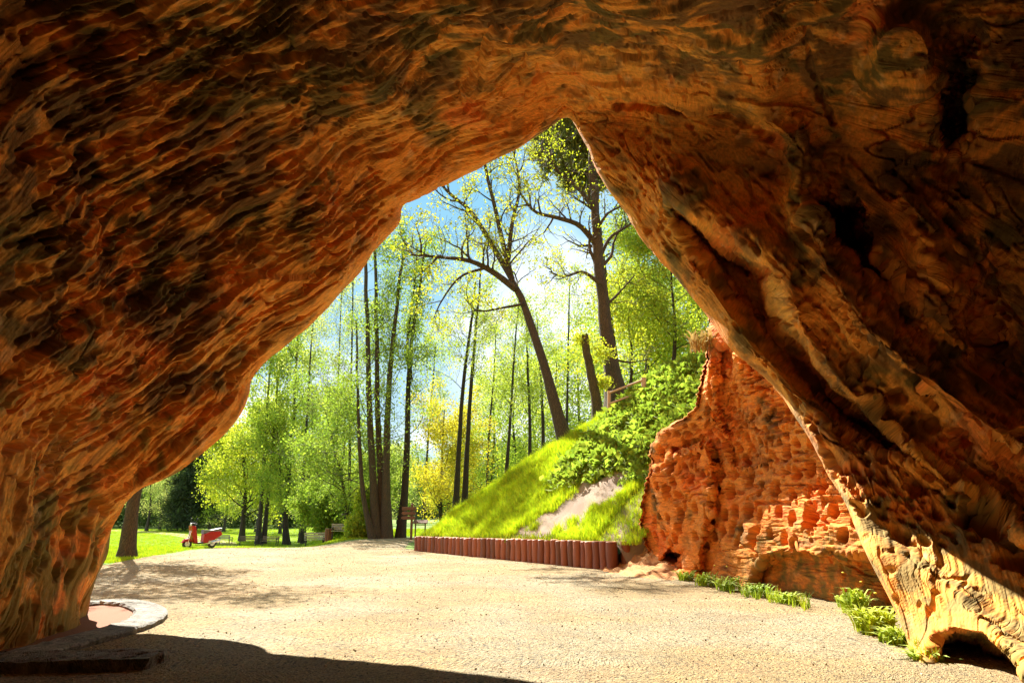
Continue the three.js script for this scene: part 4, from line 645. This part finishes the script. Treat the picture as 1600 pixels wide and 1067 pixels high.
for (const [x, y, n, h, s, tint, f, lab] of [[1072, 908, 50, 0.35, 0.32, TINT.lime, 0, 'low bright grass clump at the left foot of the buttress'], [1105, 916, 60, 0.42, 0.4, TINT.fresh, 1, 'leafy weed clump right of the low bright grass at the buttress foot'], [1140, 924, 60, 0.45, 0.4, TINT.fresh, 1, 'broad-leaved weeds in the middle of the buttress foot'], [1182, 934, 60, 0.38, 0.42, TINT.green, 0, 'dark green weeds under the mossy overhang'], [1232, 944, 55, 0.3, 0.34, TINT.fresh, 0, 'small weed clump at the right end of the mossy overhang'],
  [1340, 962, 70, 0.62, 0.3, TINT.lime, 2, 'tall lime weeds with yellow flowers beside the sunlit pillar foot'], [1368, 992, 120, 0.5, 0.4, TINT.gold, 2, 'dense yellow-green grass clump at the pillar foot'], [1398, 1008, 60, 0.3, 0.3, TINT.lime, 0, 'small grass tuft right at the pillar corner'], [1446, 1032, 50, 0.18, 0.3, TINT.fresh, 0, 'low green weeds at the edge of the dark hollow'], [1330, 952, 50, 0.35, 0.3, TINT.fresh, 0, 'short weeds behind the tall lime weeds']])
  weed(lab, G(x, y, 0.01), n, h, s, tint, 700 + x, f);
{ // low grass straggling along the foot of the rocks
  const r = rng(640), pts = []; for (let i = 0; i < 420; i++) { const f = r(), x = f < 0.6 ? lerp(1052, 1262, r()) : lerp(1325, 1470, r()), y = f < 0.6 ? lerp(901, 950, (x - 1052) / 210) + 7 * r() ** 2 : lerp(950, 1040, (x - 1325) / 145) + 10 * r() ** 2; if (N3(x * 0.05, 1, 7) > 0.05 + 0.3 * r()) pts.push(G(x, y, 0.005)); }
  sow('rock_foot_grass', 'thin grass straggling along the foot of the rocks', 'grass', pts, tuftGeo(3, 7, 0.08, 0.2, 0.007), [0.30, 0.40, 0.02], 641, 0.9);
}
weed('dry straw-coloured grass tuft on top of the buttress', P(1098, 548, 14.9), 90, 0.7, 0.5, [0.42, 0.30, 0.10], 750);

// ------------------------------------------------------------------ stone kerb of the spring basin, slabs
{
  const stoneTone = noiseTex(256, (u, v) => { const h = 0.8 + 0.22 * tile(u, v, 9, 3) + 0.2 * tile(u, v, 34, 7); return [h, h * 0.98, h * 0.94]; }, true), pale = [0, 1, 2].map((k) => std(0.30 + 0.04 * k, 0.29 + 0.04 * k, 0.275 + 0.04 * k, 0.9, { bumpMap: grainBump, bumpScale: 0.03, map: stoneTone })), r = rng(55);
  const line = catmull([[128, 950], [160, 947], [200, 949], [228, 957], [233, 968], [215, 981], [178, 993], [135, 1005], [85, 1019], [30, 1034], [-40, 1052]].map(([x, y]) => G(x, y))), L = line.getLength(), kerb = thing('stone_kerb', 'curved pale stone kerb around the spring basin at the left foot', 'kerb', line.getPoint(0).clone());
  const o = line.getPoint(0); let s = 0;
  while (s < L - 0.1) {
    const len = 0.85 + 0.3 * r(), m = Math.min(L, s + len - 0.012), N = 9, w = 0.23 + 0.01 * r(), h = 0.085 + 0.012 * r(), p = [], ix = [], ring = [[-w, -0.15], [-w * 1.02, h - 0.02], [-w + 0.025, h], [w - 0.025, h + 0.01], [w * 1.02, h - 0.02], [w, -0.15]];
    for (let k = 0; k <= N; k++) { const f = lerp(s, m, k / N) / L, q = line.getPointAt(f), t = line.getTangentAt(f), sh = k === 0 || k === N ? 0.97 : 1; for (const [a, b] of ring) { const e = 0.011 * N3(q.x * 7 + a * 14, b * 14, q.z * 7); p.push(q.x - t.z * (a * sh + e) - o.x, b * (b > 0 ? (0.97 + 0.03 * sh) : 1) + e, q.z + t.x * (a * sh + e) - o.z); } }
    for (let k = 0; k < N; k++) for (let c = 0; c < 5; c++) { const a = k * 6 + c; ix.push(a, a + 1, a + 6, a + 1, a + 7, a + 6); }
    for (const b of [0, N * 6]) for (let c = 1; c < 5; c++) ix.push(...(b ? [b, b + c, b + c + 1] : [b, b + c + 1, b + c]));
    const g = geoFrom(p, ix).toNonIndexed(); g.computeVertexNormals(); g.setAttribute('uv', new THREE.Float32BufferAttribute([...Array(g.attributes.position.count * 2)].map((_, i) => i % 2 ? g.attributes.position.getZ(i >> 1) + 0.7 * g.attributes.position.getY(i >> 1) : g.attributes.position.getX(i >> 1) + 0.6 * g.attributes.position.getY(i >> 1)), 2));
    const st = pale[Math.floor(r() * 3)]; st.side = THREE.DoubleSide; mesh('stone', g, st, kerb); s += len;
  }
  const basin = line.getPoints(40).map((q) => new THREE.Vector2(q.x, -q.z)); basin.push(new THREE.Vector2(-9, 6), new THREE.Vector2(-9, 11)); const g = new THREE.ShapeGeometry(new THREE.Shape(basin)); g.rotateX(-Math.PI / 2); g.translate(0, 0.045, 0);
  struct('spring_basin', g, std(0.17, 0.052, 0.013, 0.9, { side: THREE.DoubleSide, bumpMap: grainBump, bumpScale: 0.01 }), 'rust-orange wet sand inside the spring basin', 'basin');
  const slab = (label, px, py, sx, sy, sz, turn) => { const gg = new THREE.BoxGeometry(sx, sy, sz, 44, 6, 16); const a = gg.attributes.position; for (let i = 0; i < a.count; i++) { const x = a.getX(i), y = a.getY(i), z = a.getZ(i), e = 0.035 * N3(x * 2.6, y * 2.5 + px, z * 2.2) + 0.025 * N3(x * 6, y * 6 + px, z * 6) + 0.012 * N3b(x * 15, y * 15, z * 15); a.setXYZ(i, x + e, y + e * 0.45, z + e); } for (let i = 0; i < a.count; i++) gg.attributes.uv.setXY(i, a.getX(i) + 0.6 * a.getY(i), a.getZ(i) + 0.8 * a.getY(i)); gg.computeVertexNormals(); const m = tag(mesh('stone_slab', gg, pale[0]), label, 'slab', 'stone slabs beside the basin kerb'), q = G(px, py); m.position.set(q.x, sy * 0.5 - 0.03, q.z); m.rotation.y = turn; };
  slab('long flat stone slab in shade in front of the kerb', 95, 1045, 1.9, 0.16, 0.55, 0.12); slab('low stone slab at the bottom left corner', 60, 1085, 1.5, 0.06, 0.5, -0.1);
}
// ------------------------------------------------------------------ park furniture
const bx = (x, y, z, w, h, d, ry = 0, rx = 0, rz = 0) => { const g = new RoundedBoxGeometry(w, h, d, 2, Math.min(w, h, d) * 0.2); g.rotateX(rx); g.rotateZ(rz); g.rotateY(ry); g.translate(x, y, z); return g; };
const cyl = (a, b, r0, r1 = r0, n = 10) => { const d = b.clone().sub(a), g = new THREE.CylinderGeometry(r1, r0, d.length(), n); g.applyQuaternion(new THREE.Quaternion().setFromUnitVectors(V(0, 1, 0), d.clone().normalize())); g.translate((a.x + b.x) / 2, (a.y + b.y) / 2, (a.z + b.z) / 2); return g; };
const merge = (list) => mergeGeometries(list.map((g) => (g.index ? g.toNonIndexed() : g)));
const weathered = std(0.42, 0.38, 0.33, 0.8), darkWood = std(0.15, 0.10, 0.06, 0.85), iron = std(0.03, 0.03, 0.03, 0.6);
const onMeadow = (px, d) => { const p = P(px, 800, d); p.y = dip(p.x, p.z); return p; };
function bench(label, px, py, turn, w, wood, frame) {
  const t = thing('park_bench', label, 'bench', px < 450 ? far2(px, py) : onMeadow(px, py), turn, 'park benches beside the forecourt');
  for (let k = 0; k < 3; k++) mesh('seat_slat', bx(0, 0.45, -0.14 + k * 0.15, w, 0.035, 0.125), wood, t);
  for (let k = 0; k < 3; k++) mesh('back_slat', bx(0, 0.57 + k * 0.13, -0.25 - k * 0.035, w, 0.10, 0.03, 0, -0.25), wood, t);
  for (const s of [-1, 1]) { const x = s * (w / 2 - 0.08); mesh('leg', merge([bx(x, 0.22, 0.18, 0.06, 0.44, 0.06), bx(x, 0.42, -0.03, 0.06, 0.05, 0.46)]), frame, t); mesh('leg', merge([bx(x, 0.44, -0.27, 0.06, 0.9, 0.06, 0, -0.18)]), frame, t); mesh('armrest', merge([bx(x, 0.66, -0.03, 0.07, 0.04, 0.5), bx(x, 0.55, 0.18, 0.05, 0.2, 0.05)]), frame, t); }
}
bench('small pale bench seen side-on next to the red scooter', 350, 851, 1.0, 1.5, weathered, darkWood);
bench('dark bench in front of the broad yellow-green tree', 386, 853, 0.15, 1.6, darkWood, iron);
bench('dark bench right of the twin slender trunks', 420, 853.5, -0.1, 1.6, darkWood, iron);
bench('pale bench left of the brown litter bin', 496, 45, 0.35, 1.4, weathered, iron);
bench('pale bench right of the brown litter bin', 538, 44, 0.2, 1.5, weathered, iron);
{
  const t = thing('litter_bin', 'brown wooden litter bin between the two pale benches', 'bin', onMeadow(516, 44)), w = std(0.16, 0.06, 0.03, 0.8);
  for (let k = 0; k < 10; k++) { const a = k / 10 * 6.283; mesh('slat', bx(Math.sin(a) * 0.24, 0.42, Math.cos(a) * 0.24, 0.13, 0.78, 0.03, a), w, t); }
  mesh('rim', new THREE.TorusGeometry(0.25, 0.025, 6, 20).rotateX(Math.PI / 2).translate(0, 0.83, 0), darkWood, t); mesh('liner', new THREE.CylinderGeometry(0.2, 0.18, 0.74, 16).translate(0, 0.41, 0), iron, t);
}
{
  const t = thing('wooden_signpost', 'wooden signpost with three stacked dark boards beside the forked tree', 'signpost', G(642, 844)), w = std(0.13, 0.06, 0.035, 0.8);
  mesh('post', merge([bx(0, 0.95, 0, 0.13, 1.9, 0.13), new THREE.ConeGeometry(0.1, 0.12, 4).rotateY(Math.PI / 4).translate(0, 1.96, 0)]), w, t);
  for (let k = 0; k < 3; k++) { const s = new THREE.Shape([[-0.56, 0], [-0.5, 0.085], [0.2, 0.085], [0.2, -0.085], [-0.5, -0.085]].map(([a, b]) => new THREE.Vector2(a, b))); mesh('board', new THREE.ExtrudeGeometry(s, { depth: 0.04, bevelEnabled: true, bevelSize: 0.008, bevelThickness: 0.008, bevelSegments: 1 }).translate(0, 1.68 - k * 0.25, 0.07), w, t); }
  const u = thing('information_stand', 'low wooden information stand right of the signpost', 'sign', G(656, 842)); for (const s of [-1, 1]) mesh('leg', bx(s * 0.28, 0.45, 0, 0.08, 0.9, 0.08), darkWood, u); mesh('panel', bx(0, 0.95, 0, 0.85, 0.05, 0.5, 0, 0.35), w, u); mesh('crossbar', bx(0, 0.78, 0, 0.62, 0.06, 0.06), darkWood, u);
}
{ // railing on the bank
  const w = std(0.36, 0.27, 0.19, 0.85), a0 = P(951, 648, 26.6), a1 = P(952, 611, 26.6), b0 = P(1007, 634, 25.8), b1 = P(1006, 590, 25.8), t = thing('wooden_railing', 'weathered two-rail wooden railing climbing the bank under the oak', 'railing', a0.clone()), L = (p) => p.clone().sub(a0);
  mesh('post', cyl(L(a0).add(V(0, -0.4, 0)), L(a1), 0.075), w, t); mesh('post', cyl(L(b0).add(V(0, -0.4, 0)), L(b1), 0.1), w, t);
  mesh('rail', cyl(L(P(952, 614, 26.55)), L(P(1004, 594, 25.75)), 0.045), w, t); mesh('rail', cyl(L(P(952, 631, 26.55)), L(P(1004, 612, 25.75)), 0.045), w, t);
  const c = P(1040, 589, 26), d = P(1112, 593, 25.2), h = thing('wooden_handrail', 'single dark handrail pole beside the top of the buttress', 'handrail', c.clone()), M = (p) => p.clone().sub(c); mesh('rail', cyl(M(c), M(d), 0.05), darkWood, h); for (const f of [0.3, 0.85]) { const q = M(c.clone().lerp(d, f)); mesh('post', cyl(q.clone().add(V(0, -1.3, 0)), q, 0.06), darkWood, h); }
}
{ // red scooter
  const t = thing('motor_scooter', 'red motor scooter parked on the meadow edge by the path', 'scooter', G(312, 853.5).setY(-0.1), 0.9), red = std(0.34, 0.008, 0.01, 0.25), black = std(0.02, 0.02, 0.022, 0.6), chrome = std(0.7, 0.7, 0.7, 0.25, { metalness: 0.9 }), white = std(0.75, 0.75, 0.75, 0.4);
  const wheel = (x) => { const g = new THREE.Group(); g.name = 'wheel'; t.add(g); g.position.set(x, 0.22, 0); mesh('tyre', new THREE.TorusGeometry(0.165, 0.055, 10, 24), black, g); mesh('rim', new THREE.CylinderGeometry(0.115, 0.115, 0.07, 16).rotateX(Math.PI / 2), chrome, g); return g; };
  wheel(-0.62); wheel(0.55);
  const ext = (pts, d, x = 0) => new THREE.ExtrudeGeometry(new THREE.Shape(pts.map(([a, b]) => new THREE.Vector2(a, b))), { depth: d, bevelEnabled: true, bevelSize: 0.03, bevelThickness: 0.03, bevelSegments: 3 }).translate(x, 0, -d / 2);
  mesh('front_fender', ext([[-0.86, 0.30], [-0.74, 0.42], [-0.55, 0.44], [-0.44, 0.34], [-0.6, 0.37], [-0.76, 0.33]], 0.1), red, t);
  mesh('leg_shield', ext([[-0.52, 0.98], [-0.40, 0.98], [-0.30, 0.6], [-0.24, 0.28], [-0.34, 0.28], [-0.46, 0.6]], 0.3), red, t);
  mesh('floorboard', bx(-0.08, 0.25, 0, 0.42, 0.07, 0.3), black, t);
  mesh('rear_body', ext([[0.08, 0.25], [0.1, 0.62], [0.35, 0.72], [0.85, 0.72], [0.9, 0.6], [0.62, 0.42], [0.3, 0.28]], 0.26), red, t);
  mesh('seat', ext([[0.06, 0.68], [0.08, 0.8], [0.4, 0.78], [0.86, 0.86], [0.88, 0.76], [0.4, 0.7]], 0.22), std(0.12, 0.12, 0.13, 0.35), t);
  mesh('fork', merge([cyl(V(-0.62, 0.22, 0.07), V(-0.47, 0.95, 0.05), 0.022), cyl(V(-0.62, 0.22, -0.07), V(-0.47, 0.95, -0.05), 0.022), cyl(V(-0.48, 0.9, 0), V(-0.44, 1.1, 0), 0.04)]), chrome, t);
  mesh('handlebar', merge([cyl(V(-0.42, 1.08, -0.32), V(-0.44, 1.1, 0), 0.02), cyl(V(-0.44, 1.1, 0), V(-0.42, 1.08, 0.32), 0.02), bx(-0.45, 1.07, 0, 0.14, 0.13, 0.24)]), black, t);
  mesh('headlight', new THREE.SphereGeometry(0.07, 12, 8).scale(0.5, 1, 1).translate(-0.53, 1.06, 0), white, t);
  for (const s of [-1, 1]) { const m = mesh('mirror', merge([cyl(V(-0.43, 1.1, s * 0.2), V(-0.4, 1.27, s * 0.27), 0.01), new THREE.SphereGeometry(0.055, 10, 8).scale(0.4, 1, 1).translate(-0.4, 1.3, s * 0.28)]), black, t); }
  mesh('engine', merge([bx(0.45, 0.28, 0.1, 0.34, 0.18, 0.12), cyl(V(0.4, 0.26, 0.2), V(0.82, 0.34, 0.2), 0.045)]), chrome, t); mesh('rear_light', bx(0.93, 0.64, 0, 0.04, 0.08, 0.16), std(0.5, 0.03, 0.02, 0.3), t);
}
renderer.render(scene, camera);
